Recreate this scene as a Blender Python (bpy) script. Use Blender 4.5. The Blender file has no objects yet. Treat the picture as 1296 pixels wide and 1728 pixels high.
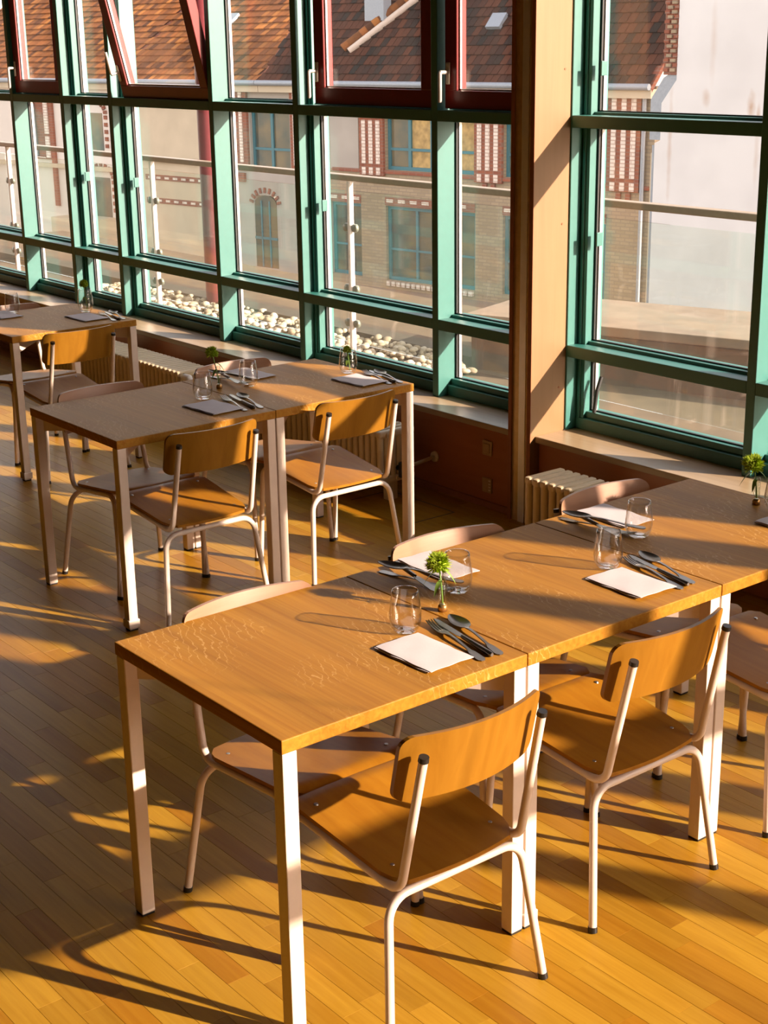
import bpy, bmesh, math, random
from mathutils import Vector, Matrix
C = bpy.context.scene
COL = C.collection
R = random.Random(7)
PI = math.pi

# ------------------------------------------------------------------ camera
cam_d = bpy.data.cameras.new('camera'); cam = bpy.data.objects.new('camera', cam_d); COL.objects.link(cam)
cr = Vector((0.62430887, 0.78101684, -0.01584732)); cu = Vector((-0.22689851, 0.20070944, 0.95301248)); cf = Vector((-0.7474995, 0.59137841, -0.30251624))
cam.matrix_world = Matrix(((cr.x, cu.x, -cf.x, 2.33462), (cr.y, cu.y, -cf.y, -1.56986), (cr.z, cu.z, -cf.z, 2.13348), (0, 0, 0, 1)))
cam_d.sensor_width = 36; cam_d.sensor_fit = 'AUTO'; cam_d.lens = 2519.8 * 36 / 1728
cam_d.shift_x = 0.0016; cam_d.shift_y = 0.0009; cam_d.clip_start = 0.05; cam_d.clip_end = 500
C.camera = cam

# ------------------------------------------------------------------ sky, sun, exposure
SUN_AZ, SUN_EL = math.radians(28.2), math.radians(22.2)
wd = bpy.data.worlds.new('sky'); C.world = wd; wd.use_nodes = True
wn = wd.node_tree.nodes; wl = wd.node_tree.links
bg = wn['Background']
sky = wn.new('ShaderNodeTexSky'); sky.sky_type = 'NISHITA'; sky.sun_disc = False
sky.sun_elevation = SUN_EL; sky.sun_rotation = math.radians(90) - SUN_AZ
sky.air_density = 1.0; sky.dust_density = 0.8; sky.ozone_density = 1.0
hs = wn.new('ShaderNodeHueSaturation'); hs.inputs['Saturation'].default_value = 0.45; wl.new(sky.outputs['Color'], hs.inputs['Color'])
tn = wn.new('ShaderNodeMix'); tn.data_type = 'RGBA'; tn.blend_type = 'MULTIPLY'; tn.inputs[0].default_value = 1; tn.inputs[7].default_value = (1.0, 0.83, 0.78, 1)
wl.new(hs.outputs[0], tn.inputs[6]); wl.new(tn.outputs[2], bg.inputs['Color']); bg.inputs['Strength'].default_value = 0.70
sl = bpy.data.lights.new('sun', 'SUN'); sun = bpy.data.objects.new('sun', sl); COL.objects.link(sun)
sl.energy = 15.0; sl.color = (1.0, 0.77, 0.65); sl.angle = math.radians(0.6)
sdir = Vector((math.cos(SUN_AZ) * math.cos(SUN_EL), math.sin(SUN_AZ) * math.cos(SUN_EL), math.sin(SUN_EL)))
sun.rotation_euler = sdir.to_track_quat('Z', 'Y').to_euler(); sun.location = sdir * 30
C.view_settings.view_transform = 'Standard'; C.view_settings.look = 'None'
C.view_settings.exposure = 0.2; C.view_settings.gamma = 1.0; C.view_settings.use_curve_mapping = False

# ------------------------------------------------------------------ materials
def new_mat(name):
    m = bpy.data.materials.new(name); m.use_nodes = True
    nt = m.node_tree; nt.nodes.clear()
    out = nt.nodes.new('ShaderNodeOutputMaterial')
    return m, nt.nodes, nt.links, out
def col4(c): return (c[0], c[1], c[2], 1)
def plain(name, c, rough=0.5, metal=0.0, noise=0.06, scale=30, spec=0.5, bump=0.0, c2=None):
    m, n, l, out = new_mat(name)
    b = n.new('ShaderNodeBsdfPrincipled'); l.new(b.outputs[0], out.inputs[0])
    b.inputs['Roughness'].default_value = rough; b.inputs['Metallic'].default_value = metal
    b.inputs['Specular IOR Level'].default_value = spec
    tc = n.new('ShaderNodeTexCoord'); nz = n.new('ShaderNodeTexNoise'); nz.inputs['Scale'].default_value = scale; nz.inputs['Detail'].default_value = 5
    l.new(tc.outputs['Object'], nz.inputs['Vector'])
    r = n.new('ShaderNodeValToRGB'); l.new(nz.outputs['Fac'], r.inputs[0])
    d = c2 if c2 else [max(0, v * (1 - noise * 2)) for v in c]
    r.color_ramp.elements[0].position = 0.35; r.color_ramp.elements[0].color = col4(d)
    r.color_ramp.elements[1].position = 0.65; r.color_ramp.elements[1].color = col4(c)
    l.new(r.outputs[0], b.inputs['Base Color'])
    if bump:
        bp = n.new('ShaderNodeBump'); bp.inputs['Strength'].default_value = bump; bp.inputs['Distance'].default_value = 0.002
        l.new(nz.outputs['Fac'], bp.inputs['Height']); l.new(bp.outputs[0], b.inputs['Normal'])
    return m
def wood(name, c1, c2, rough=0.35, stretch=(2, 40, 40), spec=0.5, fleck=None, rand=None, coat=0.0, ring=0.6, tone=0.25):
    """grain that runs along the axis with the small stretch value"""
    m, n, l, out = new_mat(name)
    b = n.new('ShaderNodeBsdfPrincipled'); l.new(b.outputs[0], out.inputs[0])
    b.inputs['Roughness'].default_value = rough
    b.inputs['Specular IOR Level'].default_value = spec
    b.inputs['Coat Weight'].default_value = coat; b.inputs['Coat Roughness'].default_value = 0.12
    tc = n.new('ShaderNodeTexCoord'); mp = n.new('ShaderNodeMapping'); mp.inputs['Scale'].default_value = stretch
    oi = n.new('ShaderNodeObjectInfo')
    val = oi.outputs['Random']
    if rand == 'both':
        ge = n.new('ShaderNodeNewGeometry'); ad = n.new('ShaderNodeMath'); ad.operation = 'ADD'
        l.new(oi.outputs['Random'], ad.inputs[0]); l.new(ge.outputs['Random Per Island'], ad.inputs[1])
        fr = n.new('ShaderNodeMath'); fr.operation = 'FRACT'; l.new(ad.outputs[0], fr.inputs[0]); val = fr.outputs[0]
    vm = n.new('ShaderNodeVectorMath'); vm.operation = 'SCALE'; vm.inputs[0].default_value = (13.7, 7.1, 5.3)
    l.new(val, vm.inputs['Scale'])
    va = n.new('ShaderNodeVectorMath'); va.operation = 'ADD'; l.new(tc.outputs['Object'], va.inputs[0]); l.new(vm.outputs[0], va.inputs[1])
    l.new(va.outputs[0], mp.inputs['Vector'])
    n1 = n.new('ShaderNodeTexNoise'); n1.inputs['Scale'].default_value = 1.0; n1.inputs['Detail'].default_value = 6; n1.inputs['Roughness'].default_value = 0.6; n1.inputs['Distortion'].default_value = 0.6
    l.new(mp.outputs[0], n1.inputs['Vector'])
    r = n.new('ShaderNodeValToRGB'); l.new(n1.outputs['Fac'], r.inputs[0])
    r.color_ramp.elements[0].position = 0.3; r.color_ramp.elements[0].color = col4(c2)
    r.color_ramp.elements[1].position = 0.7; r.color_ramp.elements[1].color = col4(c1)
    colr = r.outputs[0]
    # broad growth figure
    mp2 = n.new('ShaderNodeMapping'); mp2.inputs['Scale'].default_value = [s * 0.16 for s in stretch]; l.new(va.outputs[0], mp2.inputs['Vector'])
    n2 = n.new('ShaderNodeTexNoise'); n2.inputs['Scale'].default_value = 1.0; n2.inputs['Detail'].default_value = 3; l.new(mp2.outputs[0], n2.inputs['Vector'])
    mx = n.new('ShaderNodeMix'); mx.data_type = 'RGBA'; mx.blend_type = 'MULTIPLY'
    r2 = n.new('ShaderNodeValToRGB'); l.new(n2.outputs['Fac'], r2.inputs[0])
    r2.color_ramp.elements[0].position = 0.35; r2.color_ramp.elements[0].color = (ring, ring, ring, 1); r2.color_ramp.elements[1].position = 0.62; r2.color_ramp.elements[1].color = (1, 1, 1, 1)
    mx.inputs[0].default_value = 0.7; l.new(colr, mx.inputs[6]); l.new(r2.outputs[0], mx.inputs[7]); colr = mx.outputs[2]
    if rand == 'both':
        hv = n.new('ShaderNodeValToRGB'); l.new(val, hv.inputs[0])
        e = hv.color_ramp.elements; e[0].color = (1, 1, 1, 1); e[1].color = (1 - tone, 1 - tone * 1.35, 1 - tone * 1.7, 1)
        e2 = hv.color_ramp.elements.new(0.62); e2.color = (0.90, 0.87, 0.80, 1); e3 = hv.color_ramp.elements.new(0.88); e3.color = (0.86, 0.70, 0.50, 1); e4 = hv.color_ramp.elements.new(0.35); e4.color = (1.06, 1.06, 1.1, 1)
        m3 = n.new('ShaderNodeMix'); m3.data_type = 'RGBA'; m3.blend_type = 'MULTIPLY'; m3.inputs[0].default_value = 1
        l.new(colr, m3.inputs[6]); l.new(hv.outputs[0], m3.inputs[7]); colr = m3.outputs[2]
    if fleck:
        # medullary rays of quarter-sawn oak: thin wavy light lines in patches
        mf = n.new('ShaderNodeMapping'); mf.inputs['Scale'].default_value = (14, 34, 16); l.new(va.outputs[0], mf.inputs['Vector'])
        wv = n.new('ShaderNodeTexWave'); wv.wave_type = 'BANDS'; wv.bands_direction = 'DIAGONAL'; wv.inputs['Scale'].default_value = 0.85; wv.inputs['Distortion'].default_value = 9; wv.inputs['Detail'].default_value = 2.5; wv.inputs['Detail Scale'].default_value = 1.3
        l.new(mf.outputs[0], wv.inputs['Vector'])
        rf = n.new('ShaderNodeValToRGB'); l.new(wv.outputs['Fac'], rf.inputs[0]); rf.color_ramp.elements[0].position = 0.94; rf.color_ramp.elements[1].position = 1.0
        nm = n.new('ShaderNodeTexNoise'); nm.inputs['Scale'].default_value = 4.5; nm.inputs['Detail'].default_value = 4; l.new(va.outputs[0], nm.inputs['Vector'])
        rm = n.new('ShaderNodeValToRGB'); l.new(nm.outputs['Fac'], rm.inputs[0]); rm.color_ramp.elements[0].position = 0.48; rm.color_ramp.elements[1].position = 0.60
        mu = n.new('ShaderNodeMath'); mu.operation = 'MULTIPLY'; l.new(rf.outputs[0], mu.inputs[0]); l.new(rm.outputs[0], mu.inputs[1])
        mu2 = n.new('ShaderNodeMath'); mu2.operation = 'MULTIPLY'; l.new(mu.outputs[0], mu2.inputs[0]); mu2.inputs[1].default_value = 0.32
        m4 = n.new('ShaderNodeMix'); m4.data_type = 'RGBA'; l.new(mu2.outputs[0], m4.inputs[0]); l.new(colr, m4.inputs[6]); m4.inputs[7].default_value = col4(fleck); colr = m4.outputs[2]
    l.new(colr, b.inputs['Base Color'])
    bp = n.new('ShaderNodeBump'); bp.inputs['Strength'].default_value = 0.08; bp.inputs['Distance'].default_value = 0.001
    l.new(n1.outputs['Fac'], bp.inputs['Height']); l.new(bp.outputs[0], b.inputs['Normal'])
    return m
def glass(name, tint, boost=1.5, dust=0.0, rough=0.0, ior=1.5, edge=None):
    m, n, l, out = new_mat(name)
    tr = n.new('ShaderNodeBsdfTransparent'); tr.inputs[0].default_value = col4(tint)
    gl = n.new('ShaderNodeBsdfGlossy'); gl.inputs['Roughness'].default_value = rough; gl.inputs[0].default_value = (1, 1, 1, 1)
    # Schlick reflectance, the same from both sides of the thin sheet
    ge = n.new('ShaderNodeNewGeometry'); dt = n.new('ShaderNodeVectorMath'); dt.operation = 'DOT_PRODUCT'
    l.new(ge.outputs['Normal'], dt.inputs[0]); l.new(ge.outputs['Incoming'], dt.inputs[1])
    ab = n.new('ShaderNodeMath'); ab.operation = 'ABSOLUTE'; l.new(dt.outputs['Value'], ab.inputs[0])
    iv = n.new('ShaderNodeMath'); iv.operation = 'SUBTRACT'; iv.use_clamp = True; iv.inputs[0].default_value = 1; l.new(ab.outputs[0], iv.inputs[1])
    pw = n.new('ShaderNodeMath'); pw.operation = 'POWER'; pw.inputs[1].default_value = 5; l.new(iv.outputs[0], pw.inputs[0])
    f0 = ((ior - 1) / (ior + 1)) ** 2
    mu = n.new('ShaderNodeMath'); mu.operation = 'MULTIPLY_ADD'; mu.use_clamp = True; mu.inputs[1].default_value = (1 - f0) * boost; mu.inputs[2].default_value = f0 * boost; l.new(pw.outputs[0], mu.inputs[0])
    if edge:   # longer way through the wall of the glass towards its outline
        p2 = n.new('ShaderNodeMath'); p2.operation = 'POWER'; p2.inputs[1].default_value = 2.6; l.new(iv.outputs[0], p2.inputs[0])
        em = n.new('ShaderNodeMix'); em.data_type = 'RGBA'; l.new(p2.outputs[0], em.inputs[0]); em.inputs[6].default_value = col4(tint); em.inputs[7].default_value = col4(edge); l.new(em.outputs[2], tr.inputs[0])
    mx = n.new('ShaderNodeMixShader'); l.new(mu.outputs[0], mx.inputs[0]); l.new(tr.outputs[0], mx.inputs[1]); l.new(gl.outputs[0], mx.inputs[2])
    s = mx.outputs[0]
    if dust:
        df = n.new('ShaderNodeBsdfTranslucent'); df.inputs[0].default_value = (0.8, 0.8, 0.75, 1)
        nz = n.new('ShaderNodeTexNoise'); nz.inputs['Scale'].default_value = 3; nz.inputs['Detail'].default_value = 6
        tc = n.new('ShaderNodeTexCoord'); l.new(tc.outputs['Object'], nz.inputs['Vector'])
        md = n.new('ShaderNodeMath'); md.operation = 'MULTIPLY'; md.inputs[1].default_value = dust * 2; l.new(nz.outputs['Fac'], md.inputs[0])
        m2 = n.new('ShaderNodeMixShader'); l.new(md.outputs[0], m2.inputs[0]); l.new(s, m2.inputs[1]); l.new(df.outputs[0], m2.inputs[2]); s = m2.outputs[0]
    l.new(s, out.inputs[0]); return m
def brick(name, c1, c2, mortar, w, h, ms=0.02, rough=0.9):
    m, n, l, out = new_mat(name)
    b = n.new('ShaderNodeBsdfPrincipled'); l.new(b.outputs[0], out.inputs[0]); b.inputs['Roughness'].default_value = rough
    tc = n.new('ShaderNodeTexCoord'); sp = n.new('ShaderNodeSeparateXYZ'); cb = n.new('ShaderNodeCombineXYZ')
    l.new(tc.outputs['Object'], sp.inputs[0]); l.new(sp.outputs['X'], cb.inputs['X']); l.new(sp.outputs['Z'], cb.inputs['Y'])
    br = n.new('ShaderNodeTexBrick'); l.new(cb.outputs[0], br.inputs['Vector'])
    br.inputs['Scale'].default_value = 1; br.inputs['Brick Width'].default_value = w; br.inputs['Row Height'].default_value = h; br.inputs['Mortar Size'].default_value = ms
    br.inputs['Color1'].default_value = col4(c1); br.inputs['Color2'].default_value = col4(c2); br.inputs['Mortar'].default_value = col4(mortar)
    l.new(br.outputs['Color'], b.inputs['Base Color']); return m
def island(name, cols, rough=0.8):
    m, n, l, out = new_mat(name)
    b = n.new('ShaderNodeBsdfPrincipled'); l.new(b.outputs[0], out.inputs[0]); b.inputs['Roughness'].default_value = rough; b.inputs['Specular IOR Level'].default_value = 0.12
    ge = n.new('ShaderNodeNewGeometry'); r = n.new('ShaderNodeValToRGB'); l.new(ge.outputs['Random Per Island'], r.inputs[0])
    e = r.color_ramp.elements
    for i, c in enumerate(cols):
        p = i / (len(cols) - 1)
        el = e[0] if i == 0 else (e[len(e) - 1] if i == len(cols) - 1 else e.new(p))
        el.color = col4(c)
    l.new(r.outputs[0], b.inputs['Base Color']); return m

M = {}
M['floor'] = wood('beech_parquet', (0.45, 0.25, 0.022), (0.36, 0.18, 0.012), 0.36, (3.0, 55, 55), spec=0.11, rand='both', ring=0.85, tone=0.3)
M['oak'] = wood('oak_tabletop', (0.42, 0.20, 0.022), (0.31, 0.125, 0.011), 0.5, (1.6, 75, 75), spec=0.12, fleck=(0.78, 0.52, 0.2), ring=0.8)
M['oakedge'] = M['oak']
M['ply'] = wood('orange_plywood', (0.29, 0.132, 0.011), (0.23, 0.095, 0.006), 0.42, spec=0.25, stretch=(26, 26, 2.0), ring=0.8)
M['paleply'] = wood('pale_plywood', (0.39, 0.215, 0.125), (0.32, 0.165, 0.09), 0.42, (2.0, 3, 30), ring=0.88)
M['seat'] = wood('orange_plywood_seat', (0.37, 0.16, 0.012), (0.29, 0.112, 0.007), 0.44, spec=0.14, stretch=(2.2, 28, 28), ring=0.75)
M['cream'] = plain('cream_enamel', (0.68, 0.56, 0.45), 0.38, noise=0.02)
M['black'] = plain('black_plastic', (0.012, 0.011, 0.01), 0.4)
M['chrome'] = plain('screw_steel', (0.35, 0.33, 0.3), 0.4, 1.0)
M['steel'] = plain('cutlery_steel', (0.20, 0.185, 0.165), 0.33, 1.0, noise=0.03, scale=60)
M['linen'] = plain('white_linen', (0.62, 0.565, 0.56), 0.85, noise=0.02, scale=300)
M['drink'] = glass('drinking_glass', (0.985, 0.985, 0.98), 1.7, edge=(0.62, 0.60, 0.56))
M['vase'] = glass('vase_glass', (0.95, 0.965, 0.94), 1.4)
M['pane'] = glass('window_glass', (0.965, 0.98, 0.97), 1.0, dust=0.006)
M['balglass'] = glass('balustrade_glass', (0.93, 0.965, 0.94), 1.0, dust=0.008)
M['stem'] = plain('flower_stem', (0.16, 0.30, 0.04), 0.5)
M['bloom'] = island('flower_green', [(0.16, 0.26, 0.01), (0.36, 0.48, 0.03), (0.45, 0.55, 0.06)], 0.7)
M['brass'] = plain('brass_foot', (0.55, 0.33, 0.12), 0.3, 0.8)
M['teal'] = plain('teal_paint', (0.018, 0.16, 0.128), 0.5, noise=0.03, spec=1.0)
M['gasket'] = plain('rubber_gasket', (0.03, 0.03, 0.028), 0.5)
M['spacer'] = plain('aluminium_spacer', (0.6, 0.58, 0.54), 0.35, 0.6)
M['red'] = plain('red_sash_paint', (0.17, 0.015, 0.012), 0.35, noise=0.03)
M['handle'] = plain('pale_metal_handle', (0.75, 0.68, 0.6), 0.3, 0.4)
M['panel'] = wood('orange_wall_panel', (0.37, 0.115, 0.028), (0.32, 0.095, 0.022), 0.4, (2, 20, 20), ring=0.9)
M['sill'] = wood('sill_wood', (0.42, 0.30, 0.17), (0.34, 0.24, 0.13), 0.35, (2, 40, 40), ring=0.9)
M['birch'] = wood('birch_ply', (0.29, 0.16, 0.066), (0.255, 0.14, 0.056), 0.5, (30, 30, 2), ring=0.93)
M['plyedge'] = plain('ply_edge', (0.30, 0.10, 0.03), 0.6)
M['tan'] = plain('tan_filler', (0.75, 0.55, 0.28), 0.4, 0.7)
M['white'] = plain('white_steel', (0.92, 0.88, 0.82), 0.45)
M['alu'] = plain('aluminium_flat', (0.92, 0.9, 0.87), 0.42, 0.85, noise=0.02)
M['radiator'] = plain('cream_radiator', (0.66, 0.52, 0.31), 0.4, noise=0.03)
M['socket'] = plain('beige_socket', (0.42, 0.25, 0.09), 0.45)
M['ceiling'] = plain('ceiling_plaster', (0.09, 0.06, 0.04), 0.9)
M['roomwall'] = plain('room_wall', (0.11, 0.055, 0.025), 0.8)
M['subfloor'] = plain('subfloor', (0.14, 0.065, 0.012), 0.9)
# outdoors
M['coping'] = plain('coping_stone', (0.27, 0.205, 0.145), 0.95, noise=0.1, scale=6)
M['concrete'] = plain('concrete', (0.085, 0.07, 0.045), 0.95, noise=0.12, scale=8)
M['terrace'] = plain('terrace_slab', (0.13, 0.10, 0.055), 0.95, noise=0.12, scale=5)
M['pebble'] = island('pebbles', [(0.26, 0.21, 0.14), (0.42, 0.36, 0.26), (0.52, 0.46, 0.36)], 0.85)
M['galv'] = plain('rail_steel', (0.36, 0.27, 0.16), 0.4, 0.3)
M['clamp'] = plain('clamp_steel', (0.30, 0.32, 0.26), 0.4, 0.5)
M['redsteel'] = plain('red_steel', (0.19, 0.035, 0.04), 0.45)
M['street'] = plain('street', (0.30, 0.24, 0.17), 0.95, noise=0.1, scale=1)
M['creambrick'] = brick('cream_brick', (0.37, 0.28, 0.17), (0.30, 0.225, 0.135), (0.27, 0.205, 0.135), 0.26, 0.085, 0.012)
M['redbrick'] = brick('red_brick', (0.30, 0.09, 0.04), (0.22, 0.06, 0.03), (0.24, 0.12, 0.08), 0.26, 0.085, 0.012)
M['whitebrick'] = brick('white_brick', (0.78, 0.68, 0.58), (0.70, 0.6, 0.5), (0.5, 0.36, 0.28), 0.3, 0.085, 0.014)
M['greyplaster'] = plain('grey_plaster', (0.42, 0.37, 0.31), 0.95, noise=0.05, scale=1.5)
M['beigeplaster'] = plain('beige_plaster', (0.60, 0.49, 0.34), 0.95, noise=0.05, scale=1.5)
M['whiteplaster'] = plain('white_plaster', (0.74, 0.66, 0.57), 0.95, noise=0.03, scale=1.2)
def stained(name, c, stain, spots):
    m, n, l, out = new_mat(name)
    b = n.new('ShaderNodeBsdfPrincipled'); l.new(b.outputs[0], out.inputs[0]); b.inputs['Roughness'].default_value = 0.95
    tc = n.new('ShaderNodeTexCoord'); nz = n.new('ShaderNodeTexNoise'); nz.inputs['Scale'].default_value = 6; nz.inputs['Detail'].default_value = 6; l.new(tc.outputs['Object'], nz.inputs['Vector'])
    nb = n.new('ShaderNodeTexNoise'); nb.inputs['Scale'].default_value = 0.9; nb.inputs['Detail'].default_value = 6; l.new(tc.outputs['Object'], nb.inputs['Vector'])
    r = n.new('ShaderNodeValToRGB'); l.new(nb.outputs['Fac'], r.inputs[0]); r.color_ramp.elements[0].position = 0.35; r.color_ramp.elements[0].color = col4([v * 0.9 for v in c]); r.color_ramp.elements[1].position = 0.6; r.color_ramp.elements[1].color = col4(c)
    cur = r.outputs[0]
    for (x, z, rx, rz, st) in spots:
        sb = n.new('ShaderNodeVectorMath'); sb.operation = 'SUBTRACT'; l.new(tc.outputs['Object'], sb.inputs[0]); sb.inputs[1].default_value = (x, 0, z)
        ml = n.new('ShaderNodeVectorMath'); ml.operation = 'MULTIPLY'; l.new(sb.outputs[0], ml.inputs[0]); ml.inputs[1].default_value = (1 / rx, 0, 1 / rz)
        ln = n.new('ShaderNodeVectorMath'); ln.operation = 'LENGTH'; l.new(ml.outputs[0], ln.inputs[0])
        ad = n.new('ShaderNodeMath'); ad.operation = 'ADD'; l.new(ln.outputs['Value'], ad.inputs[0]); l.new(nz.outputs['Fac'], ad.inputs[1])
        mr = n.new('ShaderNodeMapRange'); l.new(ad.outputs[0], mr.inputs['Value']); mr.inputs['From Min'].default_value = 1.5; mr.inputs['From Max'].default_value = 0.5; mr.inputs['To Min'].default_value = 0; mr.inputs['To Max'].default_value = st
        mx = n.new('ShaderNodeMix'); mx.data_type = 'RGBA'; l.new(mr.outputs[0], mx.inputs[0]); l.new(cur, mx.inputs[6]); mx.inputs[7].default_value = col4(stain); cur = mx.outputs[2]
    l.new(cur, b.inputs['Base Color']); return m
M['gable'] = stained('stained_white_render', (0.72, 0.70, 0.67), (0.42, 0.22, 0.09), [(1.95, 1.02, 0.10, 0.30, 0.7), (2.1, 0.85, 0.05, 0.22, 0.9), (1.05, 1.15, 0.10, 0.16, 0.45), (0.33, 0.4, 0.06, 1.2, 0.4), (2.1, 0.3, 0.06, 0.6, 0.3), (1.15, 2.0, 0.08, 0.8, 0.25)])
M['tealwood'] = plain('teal_window_frame', (0.03, 0.16, 0.19), 0.5)
M['creamwood'] = plain('cream_window_frame', (0.62, 0.56, 0.42), 0.5)
M['farpane'] = plain('far_window_pane', (0.05, 0.075, 0.065), 0.06, noise=0.3, scale=1.1, c2=(0.18, 0.14, 0.07))
M['curtain'] = plain('amber_curtain', (0.55, 0.36, 0.13), 0.9, noise=0.2, scale=6)
M['tile'] = island('roof_tiles', [(0.075, 0.03, 0.014), (0.19, 0.07, 0.02), (0.30, 0.105, 0.028), (0.14, 0.055, 0.022), (0.42, 0.165, 0.04)], 0.85)
M['darktile'] = island('dark_roof_tiles', [(0.018, 0.016, 0.013), (0.045, 0.018, 0.011), (0.09, 0.03, 0.014), (0.025, 0.018, 0.013)], 0.85)  # shade on the right-hand roof put into the tile colour
M['zinc'] = plain('zinc', (0.30, 0.33, 0.36), 0.5, 0.2)
M['mortar'] = plain('verge_mortar', (0.62, 0.5, 0.4), 0.95)
M['leaf'] = plain('leaf_green', (0.20, 0.33, 0.05), 0.5)

# ------------------------------------------------------------------ mesh helpers
def mesh(name, verts, faces):
    me = bpy.data.meshes.new(name); me.from_pydata([tuple(v) for v in verts], [], faces); me.update(); return me
class MB:
    def __init__(s): s.v = []; s.f = []; s.sm = []
    def add(s, verts, faces, smooth=False, mat=None):
        o = len(s.v)
        for v in verts: s.v.append((mat @ Vector(v)) if mat else Vector(v))
        for f in faces: s.f.append([i + o for i in f]); s.sm.append(smooth)
        return s
    def box(s, x0, x1, y0, y1, z0, z1, bev=0.0, mat=None):
        if bev <= 0:
            vs = [(x, y, z) for x in (x0, x1) for y in (y0, y1) for z in (z0, z1)]
            return s.add(vs, [(0, 1, 3, 2), (4, 6, 7, 5), (0, 4, 5, 1), (2, 3, 7, 6), (0, 2, 6, 4), (1, 5, 7, 3)], False, mat)
        bm = bmesh.new(); bmesh.ops.create_cube(bm, size=1)
        for v in bm.verts: v.co = ((x0 + x1) / 2 + v.co.x * (x1 - x0), (y0 + y1) / 2 + v.co.y * (y1 - y0), (z0 + z1) / 2 + v.co.z * (z1 - z0))
        bmesh.ops.bevel(bm, geom=bm.edges[:], offset=bev, segments=2, affect='EDGES', profile=0.5)
        bm.verts.index_update()
        s.add([v.co.copy() for v in bm.verts], [[v.index for v in f.verts] for f in bm.faces], False, mat); bm.free(); return s
    def tube(s, path, rad, seg=12, caps=True, mat=None):
        P = [Vector(p) for p in path]; n = len(P); rr = rad if isinstance(rad, (list, tuple)) else [rad] * n
        t0 = (P[1] - P[0]).normalized(); a = Vector((0, 0, 1)) if abs(t0.z) < 0.9 else Vector((1, 0, 0))
        nrm = t0.cross(a).normalized(); vs = []; pt = t0
        for i in range(n):
            t = (P[min(i + 1, n - 1)] - P[max(i - 1, 0)]).normalized()
            ax = pt.cross(t)
            if ax.length > 1e-6: nrm = Matrix.Rotation(pt.angle(t), 3, ax.normalized()) @ nrm
            pt = t; b = t.cross(nrm).normalized()
            for k in range(seg):
                an = 2 * PI * k / seg; vs.append(P[i] + (nrm * math.cos(an) + b * math.sin(an)) * rr[i])
        fs = [(i * seg + k, i * seg + (k + 1) % seg, (i + 1) * seg + (k + 1) % seg, (i + 1) * seg + k) for i in range(n - 1) for k in range(seg)]
        s.add(vs, fs, True, mat)
        if caps: s.add(vs[:seg], [tuple(range(seg))[::-1]], False, mat); s.add(vs[-seg:], [tuple(range(seg))], False, mat)
        return s
    def lathe(s, prof, seg=28, mat=None, c=(0, 0, 0)):
        vs = []; fs = []
        for r, z in prof:
            for k in range(seg):
                an = 2 * PI * k / seg; vs.append((c[0] + r * math.cos(an), c[1] + r * math.sin(an), c[2] + z))
        for i in range(len(prof) - 1):
            for k in range(seg): fs.append((i * seg + k, i * seg + (k + 1) % seg, (i + 1) * seg + (k + 1) % seg, (i + 1) * seg + k))
        if prof[0][0] > 1e-5: fs.append(tuple(range(seg))[::-1])
        if prof[-1][0] > 1e-5: fs.append(tuple(range((len(prof) - 1) * seg, len(prof) * seg)))
        return s.add(vs, fs, True, mat)
    def prism(s, poly, d0, d1, axis='y', mat=None):
        """poly in the two other axes, extruded along axis"""
        n = len(poly)
        def P(p, d): return {'y': (p[0], d, p[1]), 'x': (d, p[0], p[1]), 'z': (p[0], p[1], d)}[axis]
        vs = [P(p, d0) for p in poly] + [P(p, d1) for p in poly]
        fs = [tuple(range(n)), tuple(range(2 * n - 1, n - 1, -1))] + [(i, i + n, (i + 1) % n + n, (i + 1) % n) for i in range(n)]
        return s.add(vs, fs, False, mat)
    def grid(s, rows, smooth=True, close=False, mat=None):
        m = len(rows[0]); vs = [p for r in rows for p in r]
        fs = [(i * m + j, i * m + j + 1, (i + 1) * m + j + 1, (i + 1) * m + j) for i in range(len(rows) - 1) for j in range(m - 1)]
        return s.add(vs, fs, smooth, mat)
    def mesh(s, name):
        me = mesh(name, s.v, s.f)
        bm = bmesh.new(); bm.from_mesh(me); bmesh.ops.recalc_face_normals(bm, faces=bm.faces[:]); bm.to_mesh(me); bm.free()
        if len(s.sm) == len(me.polygons): me.polygons.foreach_set('use_smooth', s.sm)
        return me
def link(name, me, mat=None, parent=None, loc=None, rz=None):
    o = bpy.data.objects.new(name, me); COL.objects.link(o)
    if mat and not me.materials: me.materials.append(mat)
    if parent: o.parent = parent
    if loc: o.location = loc
    if rz: o.rotation_euler = (0, 0, rz)
    return o
def ob(name, mb, mat, parent=None, loc=None, rz=None): return link(name, mb.mesh(name), M[mat], parent, loc, rz)
def tag(o, label=None, cat=None, group=None, kind=None):
    if label: o['label'] = label
    if cat: o['category'] = cat
    if group: o['group'] = group
    if kind: o['kind'] = kind
    return o
def thing(name, loc, rz, label, cat, group=None):
    o = bpy.data.objects.new(name, None); COL.objects.link(o); o.location = loc; o.rotation_euler = (0, 0, rz); o.empty_display_size = 0.1
    return tag(o, label, cat, group)
def struct(name, loc=(0, 0, 0)):
    o = bpy.data.objects.new(name, None); COL.objects.link(o); o.location = loc; o['kind'] = 'structure'; return o
def sbox(name, mat, x0, x1, y0, y1, z0, z1, parent=None, bev=0.0):
    o = ob(name, MB().box(x0, x1, y0, y1, z0, z1, bev), mat, parent)
    if not parent: o['kind'] = 'structure'
    return o
def dup(root, loc, rz, label, group=None):
    def cp(o, par):
        c = o.copy(); COL.objects.link(c); c.parent = par
        for ch in list(o.children): cp(ch, c)
        return c
    c = cp(root, None); c.location = loc; c.rotation_euler = (0, 0, rz); c['label'] = label
    if group: c['group'] = group
    return c
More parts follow.
